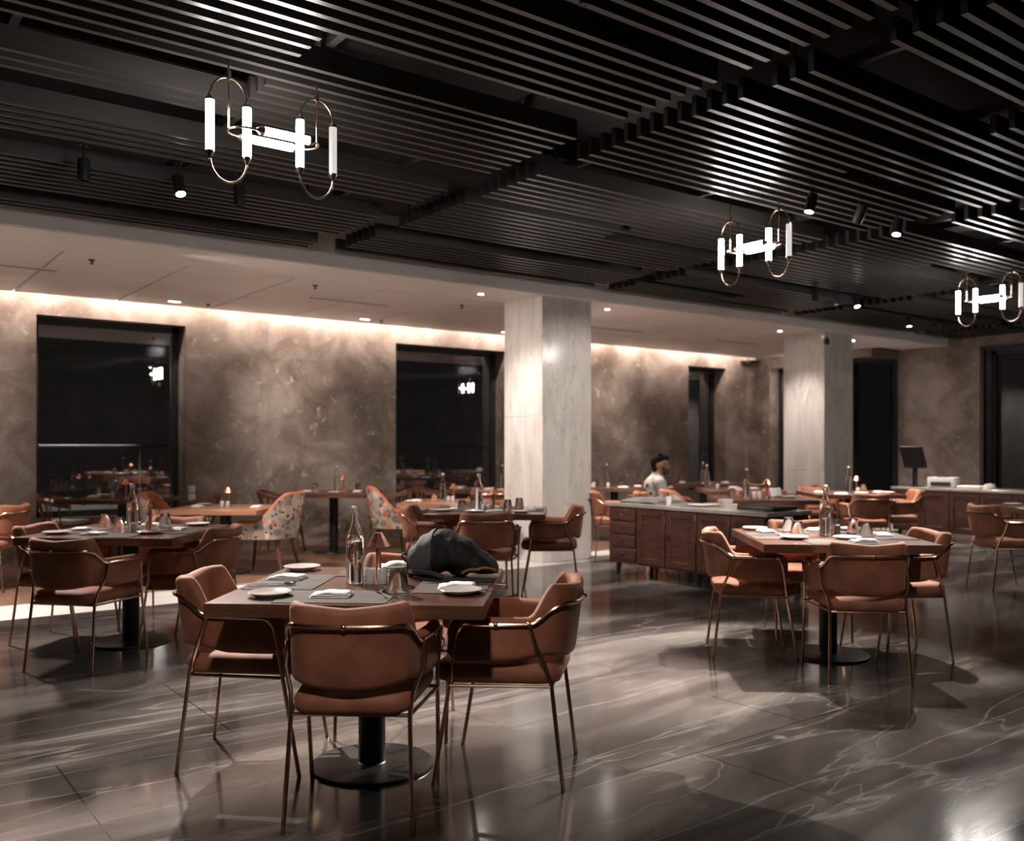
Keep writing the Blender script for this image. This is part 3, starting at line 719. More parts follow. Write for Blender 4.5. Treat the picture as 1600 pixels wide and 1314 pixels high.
class Table:
    def __init__(s, x, y, desc, kind='table', rz=ANG, label=None, z=0):
        s.x, s.y, s.rz, s.desc = x, y, rz, desc; s.mats = kind == 'table'; s.zt = ZT - (.07 if kind == 'table_light' else 0)
        s.o = put(kind, (x, y, z), rz, label or ('square brown wooden pedestal table, ' + desc), 'table', 'square dining tables')
    def w(s, lx, ly, z=0): return (s.x + lx * math.cos(s.rz) - ly * math.sin(s.rz), s.y + lx * math.sin(s.rz) + ly * math.cos(s.rz), z)
    def item(s, kind, lx, ly, rot=0, where='', dz=0, label=None):
        cat, base = CATS[kind]
        lab = label or (base + ' ' + (where + ' ' if where else '') + 'on ' + s.desc)
        if kind.startswith('plate'): dz = MZ
        return put(kind, s.w(lx, ly, s.zt + dz), s.rz + R(rot), lab, cat, GROUPS[kind])
    def side(s, kind, side, a, b, rot=0, dz=0, where=None, label=None):
        q = R(SIDE[side]); x = a * math.cos(q) - b * math.sin(q); y = a * math.sin(q) + b * math.cos(q)
        return s.item(kind, x, y, SIDE[side] + rot, where or ('at the %s side' % side), dz, label)
    def chair(s, kind, lx, ly, rot, label):
        cat = 'chair'; g = {'velvet': 'rust velvet armchairs with gold frames', 'floral': 'floral upholstered armchairs', 'spindle': 'wooden spindle-back armchairs'}[kind]
        return put(kind, s.w(lx, ly), s.rz + R(rot), label, cat, g)
# ---- front table
T = Table(1.833, 3.385, 'the front table', label='nearest square brown table, carrying the black backpack')
T.side('mat', 'near', -.06, -.34); T.side('mat', 'left', -.03, -.345); T.side('mat', 'right', -.03, -.345)
T.side('mat', 'far', 0, -.345)
T.item('plate', -.32, -.34, 0, '', 0, 'beige side plate at the left front corner of the front table')
T.item('plate', -.41, .405, 0, '', 0, 'beige side plate at the far left corner of the front table')
T.item('plate', .395, -.235, 0, '', 0, 'beige side plate in front of the rolled napkin on the front table')
T.item('napkin', -.385, .10, -8, 'left', MZ, 'folded white napkin at the left side of the front table')
T.item('napkin', -.085, -.335, 2, '', MZ, 'folded white napkin behind the nearest velvet chair on the front table')
T.item('napkin', .365, -.10, 4, '', MZ, 'white napkin between backpack and side plate on the front table')
T.item('napkin', .03, .42, 20, '', MZ, 'white napkin half hidden between shakers and black backpack').scale = (1.25, 1.1, 1.8)
T.item('bottle', -.077, .022); T.item('shaker', -.005, -.01, 0, 'nearest the bottle'); T.item('shaker', .043, 0, 0, 'farther right of the two')
T.item('lamp', .01, .085); T.item('glass', .158, -.27)
T.item('fork', .10, -.295, 22, 'beside the near napkin', MZ); T.item('spoon', .135, -.30, 30, 'crossing towards the glass', MZ + .001)
T.item('fork', -.40, -.075, -70, 'at the left placemat', MZ); T.item('spoon', -.385, -.105, -62, 'at the left placemat', MZ + .003); T.item('knife', -.43, -.10, -74, 'at the left placemat', MZ + .006)
T.item('fork', .47, -.035, 86, 'lying beside the backpack', MZ); T.item('knife', .42, -.17, 92, 'between plate and napkin', MZ)
T.chair('velvet', .055, -.415, 1, 'rust velvet armchair nearest the camera, seen squarely from behind')
T.chair('velvet', -.505, .09, -88, 'rust velvet armchair at the left side of the front table')
T.chair('velvet', .55, .0, 83, 'rust velvet armchair at the right side of the front table')
T.chair('velvet', 0.02, .53, 180, 'rust velvet armchair on the far side of the front table, mostly hidden')
T1 = T
# ---- right table
T = Table(5.10, 3.43, 'the right-hand table', label='square brown table on the right with four upturned glasses')
T.side('mat', 'near', -.02, -.345); T.side('mat', 'left', 0, -.345); T.side('mat', 'right', 0, -.345); T.side('mat', 'far', 0, -.345)
T.item('bottle', .0, .06); T.item('shaker_dark', .085, .10, 0, 'right of the bottle'); T.item('lamp', .075, .19)
T.item('glass', -.18, .27, 0, 'farther of the left pair'); T.item('glass', -.2, -.03, 0, 'nearer of the left pair'); T.item('glass', .22, .2, 0, 'farther of the right pair'); T.item('glass', .205, -.1, 0, 'nearer of the right pair')
T.item('plate', -.26, -.2, 0, 'under the left glasses'); T.item('plate', -.37, .42, 0, 'at the far left corner'); T.item('plate_white', .06, -.2, 0, 'near the front centre'); T.item('plate_white', .27, .40, 0, 'at the far side')
T.side('napkin', 'left', -.22, -.34, 0, MZ); T.side('napkin', 'right', 0.02, -.34, 0, MZ); T.side('napkin', 'near', .1, -.38, 0, MZ); T.side('napkin', 'far', -.03, -.33, 0, MZ)
T.item('fork', -.38, .02, -75, 'at the left placemat', MZ); T.item('spoon', -.36, -.03, -65, 'at the left placemat', MZ); T.item('knife', .4, -.2, 80, 'at the right placemat', MZ)
T.chair('velvet', .03, -.46, -1, 'rust velvet armchair at the near side of the right-hand table, back to camera')
T.chair('velvet', -.46, .04, -94, 'rust velvet armchair left of the right-hand table, turned slightly')
T.chair('velvet', .42, .05, 97, 'rust velvet armchair right of the right-hand table, back catching little light')
T.chair('velvet', .02, .62, 180, 'rust velvet armchair on the far side of the right-hand table')
# ---- left table
T = Table(1.69, 6.50, 'the left-hand table', label='square table at the left beside the white marble floor band')
for sd in ('near', 'left', 'right', 'far'): T.side('mat', sd, 0, -.345)
T.item('bottle', .03, -.04); T.item('lamp', .13, .01); T.item('shaker', .08, .09, 0, 'right of the bottle'); T.item('shaker', .08, -.12, 0, 'in front of the bottle')
T.item('glass', -.29, .22, 0, 'at the far left'); T.item('glass', -.02, -.12, 0, 'left of the bottle'); T.item('glass', .13, .24, 0, 'at the far right')
T.item('plate', -.36, -.28, 0, 'at the left front corner'); T.item('plate_white', -.22, .42, 0, 'at the far left'); T.item('plate', .23, -.22, 0, 'at the right front'); T.item('plate_white', .3, .4, 0, 'at the far right corner')
T.side('napkin', 'left', .02, -.33, 10, MZ); T.side('napkin', 'near', -.08, -.34, -6, MZ); T.side('napkin', 'right', .0, -.32, 0, MZ); T.side('napkin', 'far', 0, -.34, 0, MZ); 
T.item('knife', -.15, -.36, 60, 'at the near placemat', MZ); T.item('fork', .36, .1, 80, 'at the right placemat', MZ)
T.chair('velvet', .03, -.62, -8, 'rust velvet armchair at the near side of the left-hand table, back to camera')
T.chair('velvet', -.46, .04, -93, 'rust velvet armchair farthest left, pushed under the left-hand table')
T.chair('velvet', .41, .0, 86, 'rust velvet armchair right of the left-hand table, seen from behind')
T.chair('velvet', 0.0, .56, 180, 'rust velvet armchair on the far side of the left-hand table')
# ---- middle table behind the backpack
T = Table(4.78, 6.66, 'the middle table behind the backpack', label='square table behind the backpack, left of the near marble column')
for sd in ('near', 'left', 'right', 'far'): T.side('mat', sd, 0, -.345)
T.item('bottle', -.1, .1); T.item('lamp', .04, .02); T.item('shaker', -.03, -.12, 0, 'left of the pair'); T.item('shaker', .02, -.13, 0, 'right of the pair')
T.item('glass', -.22, -.2, 0, 'at the left'); T.item('glass', -.15, .2, 0, 'behind the bottle'); T.item('glass', .17, -.06, 0, 'nearer of the right pair'); T.item('glass', .26, .2, 0, 'farther of the right pair')
T.item('plate', -.39, -.2, 0, 'at the left'); T.item('plate_white', -.1, -.33, 0, 'at the near side'); T.item('plate_white', .3, -.33, 0, 'at the right front corner'); T.item('plate', -.32, .3, 0, 'at the far left')
T.side('napkin', 'right', .0, -.36, 0, MZ); T.side('napkin', 'left', .0, -.3, 0, MZ); T.side('napkin', 'near', .07, -.3, 0, MZ); T.side('napkin', 'far', 0, -.3, 0, MZ)
T.chair('velvet', .03, -.53, 2, 'rust velvet armchair right behind the backpack, back to camera')
T.chair('velvet', -.47, .02, -92, 'rust velvet armchair left of the middle table, partly behind the backpack')
T.chair('velvet', .53, .2, 90, 'brightly lit rust velvet armchair right of the middle table beside the near column')
T.chair('velvet', -.12, .62, 180, 'rust velvet armchair on the far side of the middle table')
# ---- table behind the sideboard
T = Table(8.35, 6.47, 'the table behind the sideboard', label='square table just behind the long marble-topped sideboard')
T.item('bottle', -.13, .1); T.item('lamp', .07, .0); T.item('shaker', -.07, -.02, 0, 'left one'); T.item('shaker', -.02, -.04, 0, 'right one'); T.item('plate_white', .3, -.05, 0, 'at the right'); T.item('glass', -.3, .05, 0, 'at the left')
n_ = T.item('napkin', .17, .02, 30, 'standing like a flower', 0, 'white napkin fanned upright on the table behind the sideboard'); n_.rotation_euler.x = R(70); n_.location.z += .055
T.chair('velvet', .1, .66, 178, 'rust velvet armchair on the far side of the table behind the sideboard')
T.chair('floral', -.75, -.2, -80, 'floral armchair with peach rim just right of the seated man')
T5 = T
# ---- right edge table
T = Table(9.28, 3.66, 'the right-edge table', label='dark square table cut off by the right edge of the photo')
T.side('mat', 'left', 0, -.345); T.side('plate', 'left', -.3, -.4); T.side('napkin', 'left', 0, -.34, 0, MZ)
T.chair('velvet', -.62, -.08, -84, 'dark rust velvet armchair at the right edge of the photo')
# ---- far right table before the monitor counter
T = Table(10.11, 6.51, 'the table by the monitor counter', label='distant square table between the far column and the monitor counter')
T.item('bottle', 0, 0); T.item('lamp', .1, .02); T.item('shaker', .08, -.1); T.item('glass', -.22, .16, 0, 'at the left'); T.item('glass', .22, .14, 0, 'at the right')
T.side('napkin', 'left', 0, -.36, 0, 0); T.side('napkin', 'near', -.2, -.36, 0, 0); T.side('napkin', 'right', 0, -.36, 0, 0); T.item('plate_white', .05, -.32, 0, 'at the near side'); T.item('plate_white', .4, -.2, 0, 'at the right')
T.chair('velvet', .0, -.60, 2, 'peach-lit velvet armchair before the monitor counter, back to camera')
T.chair('velvet', .58, .05, 86, 'velvet armchair right of the far table, in front of the monitor counter')
T.chair('velvet', -.72, .0, -95, 'brightly lit velvet armchair in front of the far marble column')
T.chair('velvet', -.2, .62, 180, 'velvet armchair on the far side of the far right table')
# ---- wood-floor row
T = Table(3.42, 9.5, 'the table by the left floral armchair', 'table_light', label='wooden table with lamp, left of the first floral armchair')
T.item('lamp', -.03, .15); T.item('shaker', -.03, -.02, 0, 'left one'); T.item('shaker', .03, -.02, 0, 'right one'); T.side('napkin', 'right', 0, -.33, 0, 0); T.side('napkin', 'left', 0, -.3, 0, 0); T.side('plate', 'left', -.25, -.33, 0, 0, None, 'beige side plate left of the lamp, by the left floral armchair')
T.chair('floral', .44, -.02, 86, 'floral armchair with orange inside, centre left on the wood floor')
T.chair('floral', -.48, -.1, -78, 'floral armchair behind the left-hand table lamp')
T = Table(2.72, 10.78, 'the table under the leftmost window', 'table', label='wooden table under the leftmost window with bottle and lamp')
T.item('bottle', -.12, .05); T.item('lamp', .02, .02); T.item('shaker', -.07, -.1); T.item('glass', .25, .24, 0, 'at the right'); T.item('glass', -.45, .3, 0, 'at the far left')
T.side('napkin', 'left', 0, -.33, 0, 0); T.side('napkin', 'right', 0, -.33, 0, 0); T.side('plate_white', 'left', -.25, -.33)
T.chair('spindle', -.62, -.05, -80, 'dark wooden spindle chair under the leftmost window')
T.chair('spindle', .70, .25, 100, 'wooden spindle chair at the right side of the leftmost window')
T = Table(5.15, 10.5, 'the table against the stone wall', 'table', label='wooden table against the bare stone wall between two windows')
T.item('bottle', 0, .15); T.item('lamp', .09, .15); T.item('glass', -.3, .24, 0, 'at the left'); T.item('glass', .25, .24, 0, 'at the right'); T.side('napkin', 'left', 0, -.33, 0, 0); T.side('napkin', 'right', 0, -.3, 0, 0); T.side('plate_white', 'near', .1, -.36)
T.chair('spindle', -.60, -.18, -85, 'dark spindle chair with white cushion in front of the stone wall')
T.chair('spindle', .66, .2, 88, 'dark spindle chair right of the wall table, mostly hidden')
T = Table(5.83, 8.98, 'the orange-edged table', 'table_light', label='orange-edged wooden table in front of the second window')
T.item('bottle', -.05, .1); T.item('lamp', .08, .05); T.item('shaker', .04, -.1, 0, 'left one'); T.item('shaker', .09, -.1, 0, 'right one'); T.item('glass', -.12, -.12, 0, 'left of the lamp'); T.side('napkin', 'left', 0, -.34, 0, 0); T.side('napkin', 'right', 0, -.34, 0, 0); T.side('plate_white', 'left', .25, -.36)
T.chair('floral', -.57, .1, -76, 'floral armchair at the centre, back to camera beside the velvet chair')
T = Table(7.2, 10.15, 'the table under the second window', 'table', label='dark wooden table under the right part of the second window')
T.item('bottle', .25, 0); T.item('glass', -.12, .22, 0, 'at the left'); T.item('glass', .4, .2, 0, 'at the right'); T.side('napkin', 'left', .1, -.33, 0, 0); T.side('napkin', 'near', .1, -.33, 0, 0); T.side('plate_white', 'left', -.15, -.35)
T.chair('velvet', .1, -.62, 5, 'bright rust velvet armchair seen between bottles left of the near column')
T.chair('spindle', -.66, .05, -90, 'dark spindle chair left of the table under the second window')
T = Table(9.0, 9.5, 'the table right of the near column', 'table', label='distant table just right of the near marble column')
T.item('bottle', -.1, .1); T.item('shaker', -.3, -.25, 0, 'left one'); T.item('shaker', -.1, -.28, 0, 'right one'); T.item('glass', -.25, .1, 0, 'at the left'); T.item('glass', .1, .05, 0, 'at the right'); T.side('napkin', 'left', 0, -.33, 0, 0); T.side('napkin', 'right', 0, -.33, 0, 0); T.side('napkin', 'near', .1, -.33, 0, 0)
T.chair('velvet', .45, -.55, 30, 'orange velvet armchair left of the seated man, above the sideboard end')
T = Table(11.0, 9.6, 'the farthest table', 'table', label='farthest table, in front of the narrow dark window')
T.item('bottle', .0, .1, 0, 'with tall neck'); T.item('glass', -.3, .24, 0, 'at the left'); T.side('napkin', 'left', 0, -.33, 0, 0); T.side('napkin', 'near', 0, -.33, 0, 0); T.side('napkin', 'right', 0, -.33, 0, 0)
T.chair('velvet', -.7, .1, -90, 'distant rust velvet armchair beside the farthest table')
T = Table(9.84, 7.98, 'the table left of the far column', 'table', label='distant table left of the far marble column')
T.item('bottle', -.4, .15); T.item('shaker', -.28, .0); T.item('glass', -.3, .3, 0, 'at the left'); T.side('napkin', 'left', .1, -.1, 0, 0); T.side('napkin', 'near', -.1, -.33, 0, 0); T.side('napkin', 'right', 0, -.2, 0, 0); T.side('napkin', 'far', 0, -.33, 0, 0)
T.chair('velvet', .35, .62, 165, 'distant orange velvet armchair left of the far column')
T.chair('velvet', .95, .35, 100, 'dark velvet armchair half hidden by the far marble column')
# loose chairs at the photo's edges
put('velvet', (7.55, 7.95, 0), R(-125), 'peach-lit velvet armchair just right of the near column, partly hidden', 'chair', 'rust velvet armchairs with gold frames')
put('velvet', (1.27, 9.69, 0), R(50), 'rust velvet armchair barely visible at the left edge of the photo', 'chair', 'rust velvet armchairs with gold frames')

# ------------------------------------------------------------------ backpack
def make_backpack():
    t = empty('backpack', T1.w(.305, .235, ZT + .003), T1.rz + R(-4))
    NX, NA = 44, 28
    ctrl = [(-.19, .08, .085), (-.18, .12, .12), (-.15, .14, .14), (-.13, .145, .172), (-.08, .15, .197), (-.01, .15, .197), (.05, .15, .168), (.10, .145, .145), (.15, .125, .108), (.185, .09, .07), (.2, .05, .045)]
    def interp(x):
        for a, b in zip(ctrl, ctrl[1:]):
            if x <= b[0]: f_ = (x - a[0]) / (b[0] - a[0]); return a[1] + (b[1] - a[1]) * f_, a[2] + (b[2] - a[2]) * f_
        return ctrl[-1][1:]
    def sec(x, g=1.0, k0=0, k1=NA, lift=0):
        w_, h = interp(x); row = []
        for k in range(k0, k1):
            a = 2 * PI * k / NA; ca, sa = math.cos(a), math.sin(a)
            y = w_ * .82 * math.copysign(abs(ca) ** .8, ca); zz = h * .5 + h * .5 * math.copysign(abs(sa) ** .75, sa)
            p = Vector((x, y, zz)); nv = noise.noise(p * 9) * .014 + noise.noise(p * 22) * .006 - abs(noise.noise(Vector((x * 16, y * 6, zz * 18)))) * .024 + .006 * math.sin(26 * (x - zz * .9) + 5 * noise.noise(p * 6))
            c0 = Vector((x, 0, h * .5)); d = (p - c0)
            if d.length > 1e-4: p = c0 + d * g + d.normalized() * (nv + lift)
            p.z = max(.001, p.z + .002); row.append(p)
        return row
    xs_ = [-.19 + .39 * i / NX for i in range(NX + 1)]
    MB().grid([sec(x) for x in xs_], closed_v=True, caps=True).build('body', 'bag_black', t, sharp=70)
    # grey top panel at the left upper side
    xp = [-.17 + .1 * i / 8 for i in range(9)]
    rows = []
    for i, x in enumerate(xp):
        o_ = sec(x, 1, 2, 23, .005); i_ = sec(x, 1, 2, 23, .0005); rows.append(o_ + i_[::-1])
    MB().grid(rows, closed_v=True, caps=True).build('grey_panel', 'bag_grey', t, sharp=70)
    # tan trim along the lower right front
    pts = []
    for i in range(16):
        fr = i / 15; x = .06 + .138 * fr; row = sec(x, 1.0, 0, NA, .003); kk = 17.6 - 4.4 * fr ** .8; k0 = int(kk)
        pts.append(row[k0].lerp(row[k0 + 1], kk - k0))
    MB().tube(pts, .006, 8).build('leather_trim', 'tan_leather', t)
    # zip seam
    # straps at the lower left front
    b = MB(); rows = []
    loop = catmull([(-.165, -.125, .03), (-.13, -.175, .035), (-.08, -.195, .036), (-.03, -.2, .03), (.0, -.19, .016), (-.03, -.175, .006), (-.09, -.17, .005), (-.14, -.15, .006)], 5)
    for i, p in enumerate(loop):
        rows.append([p + Vector((0, 0, .011)), p + Vector((.0, -.004, .011)), p + Vector((0, -.004, -.004)), p + Vector((0, 0, -.004))])
    b.grid(rows, closed_v=True, caps=True); b.build('shoulder_strap', 'bag_strap', t, sharp=60)
    MB().tube(catmull([(0.0, -.185, .02), (.06, -.2, .004), (.12, -.21, .003), (.17, -.19, .003), (.2, -.17, .003)], 5), .0025, 6).build('pull_cord', 'bag_strap', t)
    MB().tube(catmull([(-.19, .03, .07), (-.215, .02, .09), (-.22, -.02, .085), (-.195, -.03, .06)], 5), .007, 8).build('grab_handle', 'bag_strap', t)
    return t
tag(make_backpack(), 'slumped black backpack with grey panel and tan leather trim on front table', 'backpack')

# ------------------------------------------------------------------ sideboards
def sideboard(name, x0, x1, y0, y1, label, door_n, drawers_at_high=True):
    """front face at x0 looking towards -x; y1 is the left end in the photo"""
    cx, cy = (x0 + x1) / 2, (y0 + y1) / 2
    t = empty(name, (cx, cy, 0)); W, L = x1 - x0, y1 - y0
    MB().box((0, 0, .415), (W - .04, L - .04, .57), .004, 1).build('body', 'cabinet_wood', t)
    MB().box((0, 0, .722), (W, L, .036), .004, 1).build('marble_top', 'cabinet_marble', t)
    fx = -W / 2 + .02
    yl = L / 2 - .03
    if drawers_at_high:
        for k in range(4):
            zc = .165 + .132 * k + .06
            d = MB().box((fx - .008, yl - .2, zc), (.016, .36, .118), .004, 1).box((fx - .0165, yl - .2, zc), (.004, .31, .08), .0015, 1).build('drawer', 'cabinet_wood', t)
            MB().ball((fx - .028, yl - .2, zc), .012, 10).build('knob', 'gold' if k == 3 else 'black_metal', d)
        yl -= .4
    ww = (yl - (-L / 2 + .03)) / door_n
    for k in range(door_n):
        yc = yl - ww * (k + .5)
        f = MB(); hw = ww / 2 - .006
        f.box((fx - .008, yc + hw - .03, .422), (.016, .06, .54), .003, 1); f.box((fx - .008, yc - hw + .03, .422), (.016, .06, .54), .003, 1)
        f.box((fx - .008, yc, .662), (.016, ww - .13, .06), .003, 1); f.box((fx - .008, yc, .182), (.016, ww - .13, .06), .003, 1)
        f.box((fx - .003, yc, .422), (.008, ww - .13, .43))
        d = f.build('door', 'cabinet_wood', t)
        MB().tube([(fx - .026, yc + hw * .8, .47), (fx - .026, yc + hw * .8, .40)], .006, 8).build('handle', 'gold', d)
    for sy in (1, -1):
        for sx in (1, -1):
            MB().tube([(sx * (W / 2 - .07), sy * (L / 2 - .09), 0), (sx * (W / 2 - .08), sy * (L / 2 - .11), .135)], [.02, .032], 8).build('leg', 'cabinet_wood', t)
    MB().tube([(-W / 2 + .08, L / 2 - .62, 0), (-W / 2 + .09, L / 2 - .62, .135)], [.02, .03], 8).build('leg', 'cabinet_wood', t)
    f = MB()
    for s in (1, -1):
        f.tube([(-W / 2 + .08, -.35 + s * .04 + s * .14 * math.sin(a), .012 + .12 * math.cos(a)) for a in [PI / 2 * k / 8 for k in range(9)]], .01, 8)
    f.build('metal_foot', 'black_metal', t)
    return tag(t, label, 'sideboard', 'dark wooden sideboards')
sideboard('sideboard', 6.52, 7.16, 4.98, 7.0, 'long dark wooden sideboard with marble top and drawers in mid room', 4)
sideboard('sideboard', 12.3, 12.95, 4.3, 7.25, 'dark wooden counter at right carrying the monitor and printer', 7, False)
ZS = .741
# things on the sideboard
b = MB(); rows = []
for i in range(9):
    u = i / 8; rows.append([Vector(((v_ - .5) * .42, (u - .5) * .5, .012 + .045 * math.sin(PI * min(1, max(0, v_))) ** .5 * math.sin(PI * (.08 + .84 * u)) ** .5 + .006 * noise.noise(Vector((u * 3, v_ * 3, 0))))) for v_ in [k / 8 for k in range(9)]])
b.grid(rows + [[Vector((p.x, p.y, 0)) for p in r] for r in rows[::-1]], closed_u=True).build('folded_coat', 'grey_cloth', loc=(6.85, 6.68, ZS))
tag(C.objects['folded_coat'], 'grey folded cloth bundle lying on the left end of the sideboard', 'cloth')
tag(MB().lathe([(0, 0), (.022, 0), (.03, .085), (.027, .085), (.02, .006), (0, .006)], seg=20).build('cup', 'plate_white', loc=(6.68, 6.28, ZS)), 'small white cup on the sideboard in front of the seated man', 'cup')
tag(MB().box((0, 0, .02), (.36, .4, .036), .012, 2).box((0, 0, .04), (.3, .34, .006), .002, 1).build('serving_tray', 'plastic_black', loc=(6.88, 5.26, ZS)), 'flat black serving tray on the right end of the sideboard', 'tray')
tag(MB().lathe([(0, 0), (.045, 0), (.07, .06), (.074, .075), (.07, .075), (.063, .058), (.04, .008), (0, .008)], seg=28).build('bowl', 'plate', loc=(6.86, 5.72, ZS)), 'beige bowl in the middle of the sideboard, left of the black tray', 'bowl')
tag(MB().lathe([(0, 0), (.07, 0), (.13, .014), (.13, .017), (.07, .006), (0, .006)], seg=32).build('serving_plate', 'plate_white', loc=(6.8, 5.98, ZS)), 'wide pale plate on the sideboard between cup and bowl', 'plate')
tag(MB().box((0, 0, .012), (.2, .26, .022), .006, 2).build('menu_folder', 'plate', loc=(7.0, 5.9, ZS)), 'pale closed menu folder behind the wide plate on the sideboard', 'menu')
# monitor, printer on the far counter
t = empty('monitor', (12.52, 7.03, ZS), R(-20))
MB().box((0, 0, .006), (.22, .2, .012), .004).build('base', 'plastic_black', t)
MB().box((.03, 0, .2), (.05, .05, .39)).build('stand', 'plastic_black', t)
MB().box((0, 0, .42), (.05, .42, .32), .008, 2, Matrix.Rotation(R(-16), 4, 'Y')).build('casing', 'plastic_black', t)
MB().box((-.03, 0, .412), (.006, .38, .26), 0, 2, Matrix.Rotation(R(-16), 4, 'Y')).build('screen', 'black_frame', t)
tag(t, 'black tilted monitor on a stand on the right counter', 'monitor')
t = empty('receipt_printer', (12.6, 6.62, ZS), R(10))
MB().box((0, 0, .075), (.3, .36, .14), .012, 2).build('casing', 'plastic_white', t)
MB().box((-.155, 0, .05), (.012, .26, .06)).build('paper_slot', 'plastic_black', t); MB().box((0, 0, .153), (.22, .12, .016), .003, 1).build('lid', 'plastic_black', t)
tag(t, 'white and black box printer on the right counter beside the monitor', 'printer')
tag(MB().box((0, 0, .02), (.2, .32, .035), .012, 2).build('folded_towel', 'napkin', loc=(12.6, 6.24, ZS)), 'folded pale cloth on the counter right of the printer', 'towel')
tag(MB().lathe([(.085, 0), (.083, .03), (.06, .065), (0, .08), (0, .075), (.055, .06), (.078, .03), (.08, 0), (.085, 0)], seg=24).build('glass_dome', 'plate', loc=(12.55, 5.97, ZS)), 'small pale dome cover on the counter near the right edge', 'dome cover')

# ------------------------------------------------------------------ seated man
def blob(name, parts, m, parent, vox=.009, sm=6):
    b = MB()
    for (a, c, ra, rb) in parts:
        a, c = Vector(a), Vector(c); L = (c - a).length; n = max(2, int(L / (min(ra, rb) * .45)))
        for k in range(n + 1):
            f_ = k / n; b.ball(a.lerp(c, f_), ra + (rb - ra) * f_, 12)
    o = b.build(name, m, parent)
    r = o.modifiers.new('remesh', 'REMESH'); r.mode = 'VOXEL'; r.voxel_size = vox; r.use_smooth_shade = True
    s = o.modifiers.new('smooth', 'SMOOTH'); s.factor = .6; s.iterations = sm
    return o
MANP = (7.98, 7.62, 0); MANR = R(-122)
t = empty('person', MANP, MANR)
hc = Vector((0, .0, 1.10))
J = dict(pel=(0, -.06, .53), ch=(0, -.12, .86), nk=(0, -.10, 1.0))
body = [((0, -.07, .55), (0, -.07, .84), .12, .125), ((0, -.07, .84), (0, -.05, .95), .115, .065), ((0, -.05, .95), (0, -.02, 1.06), .052, .05),
        ((.075, -.04, .54), (.1, .38, .52), .08, .055), ((-.075, -.04, .54), (-.1, .38, .52), .08, .055), ((.1, .38, .5), (.1, .42, .1), .052, .036), ((-.1, .38, .5), (-.1, .42, .1), .052, .036),
        ((.1, .41, .05), (.1, .56, .035), .036, .03), ((-.1, .41, .05), (-.1, .56, .035), .036, .03)]
for s in (1, -1):
    body += [((s * .1, -.07, .92), (s * .19, -.06, .895), .055, .055), ((s * .19, -.06, .895), (s * .225, .02, .70), .05, .038), ((s * .225, .02, .70), (s * .14, .22, .70), .037, .026)]
    w0 = Vector((s * .13, .24, .70)); body += [(w0, w0 + Vector((-s * .01, .05, -.005)), .03, .026)]
    for k in range(4):
        f0 = w0 + Vector((s * (.022 - .015 * k), .055, -.005)); Lk = (.055, .065, .06, .048)[k]
        body += [(f0, f0 + Vector((0, Lk * .6, -.008)), .009, .008), (f0 + Vector((0, Lk * .6, -.008)), f0 + Vector((0, Lk, -.03)), .008, .007)]
    body += [(w0 + Vector((-s * .022, .0, 0)), w0 + Vector((-s * .045, .04, -.008)), .011, .009)]
# head: skull, jaw, nose, lips, ears, brow
body += [(hc + Vector((0, -.02, .015)), hc + Vector((0, .005, .02)), .088, .08), (hc + Vector((0, .02, -.04)), hc + Vector((0, .045, -.075)), .062, .042),
         (hc + Vector((0, .085, .0)), hc + Vector((0, .1, -.028)), .011, .016), (hc + Vector((-.02, .078, -.058)), hc + Vector((.02, .078, -.058)), .011, .011),
         (hc + Vector((-.03, .074, .022)), hc + Vector((.03, .074, .022)), .012, .012)]
for s in (1, -1): body += [(hc + Vector((s * .083, -.01, .01)), hc + Vector((s * .085, -.012, -.025)), .012, .009)]
blob('body', body, 'skin', t, .008, 2)
e_ = MB()
for s in (1, -1): e_.ball(hc + Vector((s * .03, .076, .004)), .008, 8)
e_.build('eyes', 'hair', t)
shirt = [((0, -.07, .56), (0, -.07, .84), .135, .145), ((0, -.07, .84), (0, -.055, .93), .135, .09)]
for s in (1, -1): shirt += [((s * .1, -.07, .915), (s * .19, -.06, .89), .07, .068), ((s * .19, -.06, .89), (s * .225, .01, .72), .066, .058)]
blob('shirt', shirt, 'shirt_print', t, .011, 4)
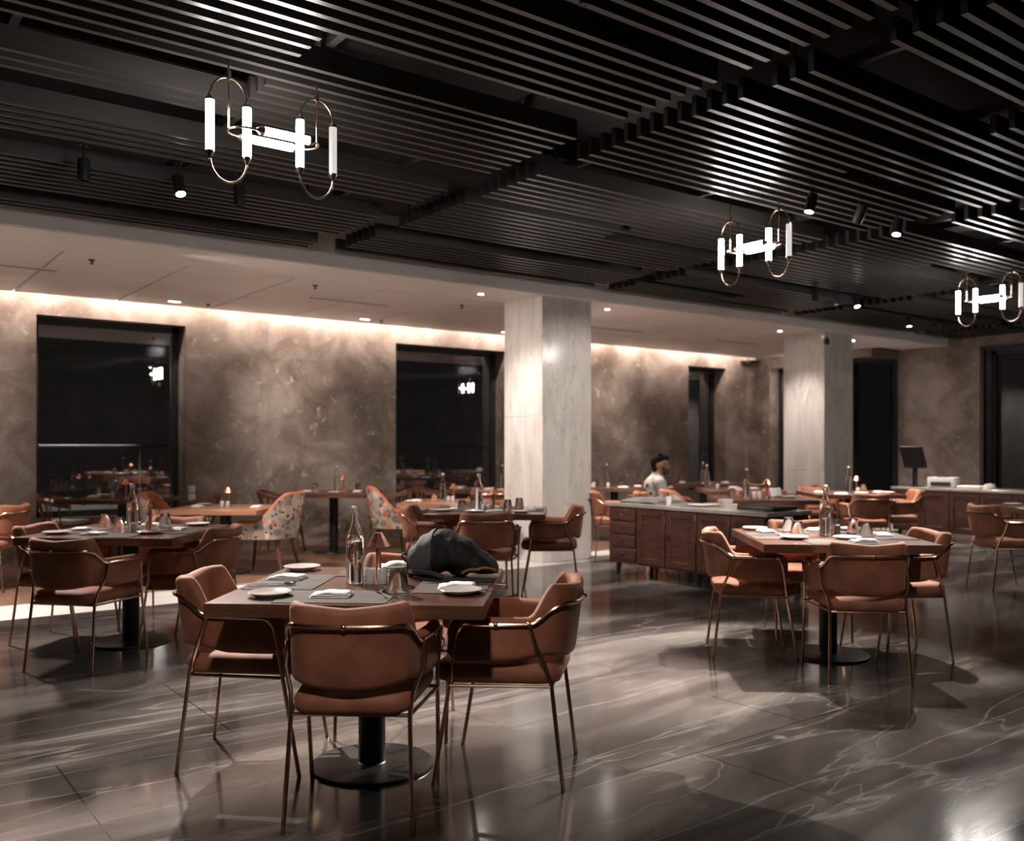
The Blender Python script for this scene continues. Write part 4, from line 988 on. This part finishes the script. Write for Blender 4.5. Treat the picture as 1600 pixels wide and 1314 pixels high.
blob('collar', [((.062, -.04, .985), (0, .015, .965), .018, .016), ((-.062, -.04, .985), (0, .015, .965), .018, .016), ((.062, -.04, .985), (0, -.1, 1.0), .018, .018), ((-.062, -.04, .985), (0, -.1, 1.0), .018, .018)], 'shirt_print', t, .007, 2)
blob('trousers', [((0, -.06, .52), (0, -.05, .56), .135, .13), ((.075, -.04, .54), (.1, .39, .52), .095, .07), ((-.075, -.04, .54), (-.1, .39, .52), .095, .07), ((.1, .39, .5), (.1, .42, .12), .066, .055), ((-.1, .39, .5), (-.1, .42, .12), .066, .055)], 'trousers', t, .012, 3)
blob('hair', [(hc + Vector((0, -.035, .05)), hc + Vector((0, .02, .068)), .086, .066), (hc + Vector((0, -.06, .02)), hc + Vector((0, -.07, -.05)), .07, .042), (hc + Vector((-.035, .05, .092)), hc + Vector((.035, .065, .082)), .03, .026), (hc + Vector((-.03, .0, .115)), hc + Vector((.03, -.03, .12)), .03, .03), (hc + Vector((0, -.1, .05)), hc + Vector((0, -.1, -.0)), .035, .03), (hc + Vector((0, -.075, -.09)), hc + Vector((0, -.085, -.105)), .03, .02)], 'hair', t, .008, 3)
blob('beard', [(hc + Vector((-.035, .045, -.085)), hc + Vector((.035, .045, -.085)), .034, .034), (hc + Vector((.062, .0, -.03)), hc + Vector((.05, .04, -.07)), .018, .024), (hc + Vector((-.062, .0, -.03)), hc + Vector((-.05, .04, -.07)), .018, .024), (hc + Vector((0, .06, -.09)), hc + Vector((0, .066, -.085)), .032, .03), (hc + Vector((.055, .02, -.06)), hc + Vector((.04, .05, -.08)), .02, .024), (hc + Vector((-.055, .02, -.06)), hc + Vector((-.04, .05, -.08)), .02, .024), (hc + Vector((-.015, .092, -.045)), hc + Vector((.015, .092, -.045)), .007, .007)], 'beard', t, .007, 2)
tag(t, 'seated man with dark hair and beard in a white patterned shirt, facing right', 'person')
put('velvet', (MANP[0], MANP[1], 0), MANR, 'rust velvet armchair the seated man sits in', 'chair', 'rust velvet armchairs with gold frames')
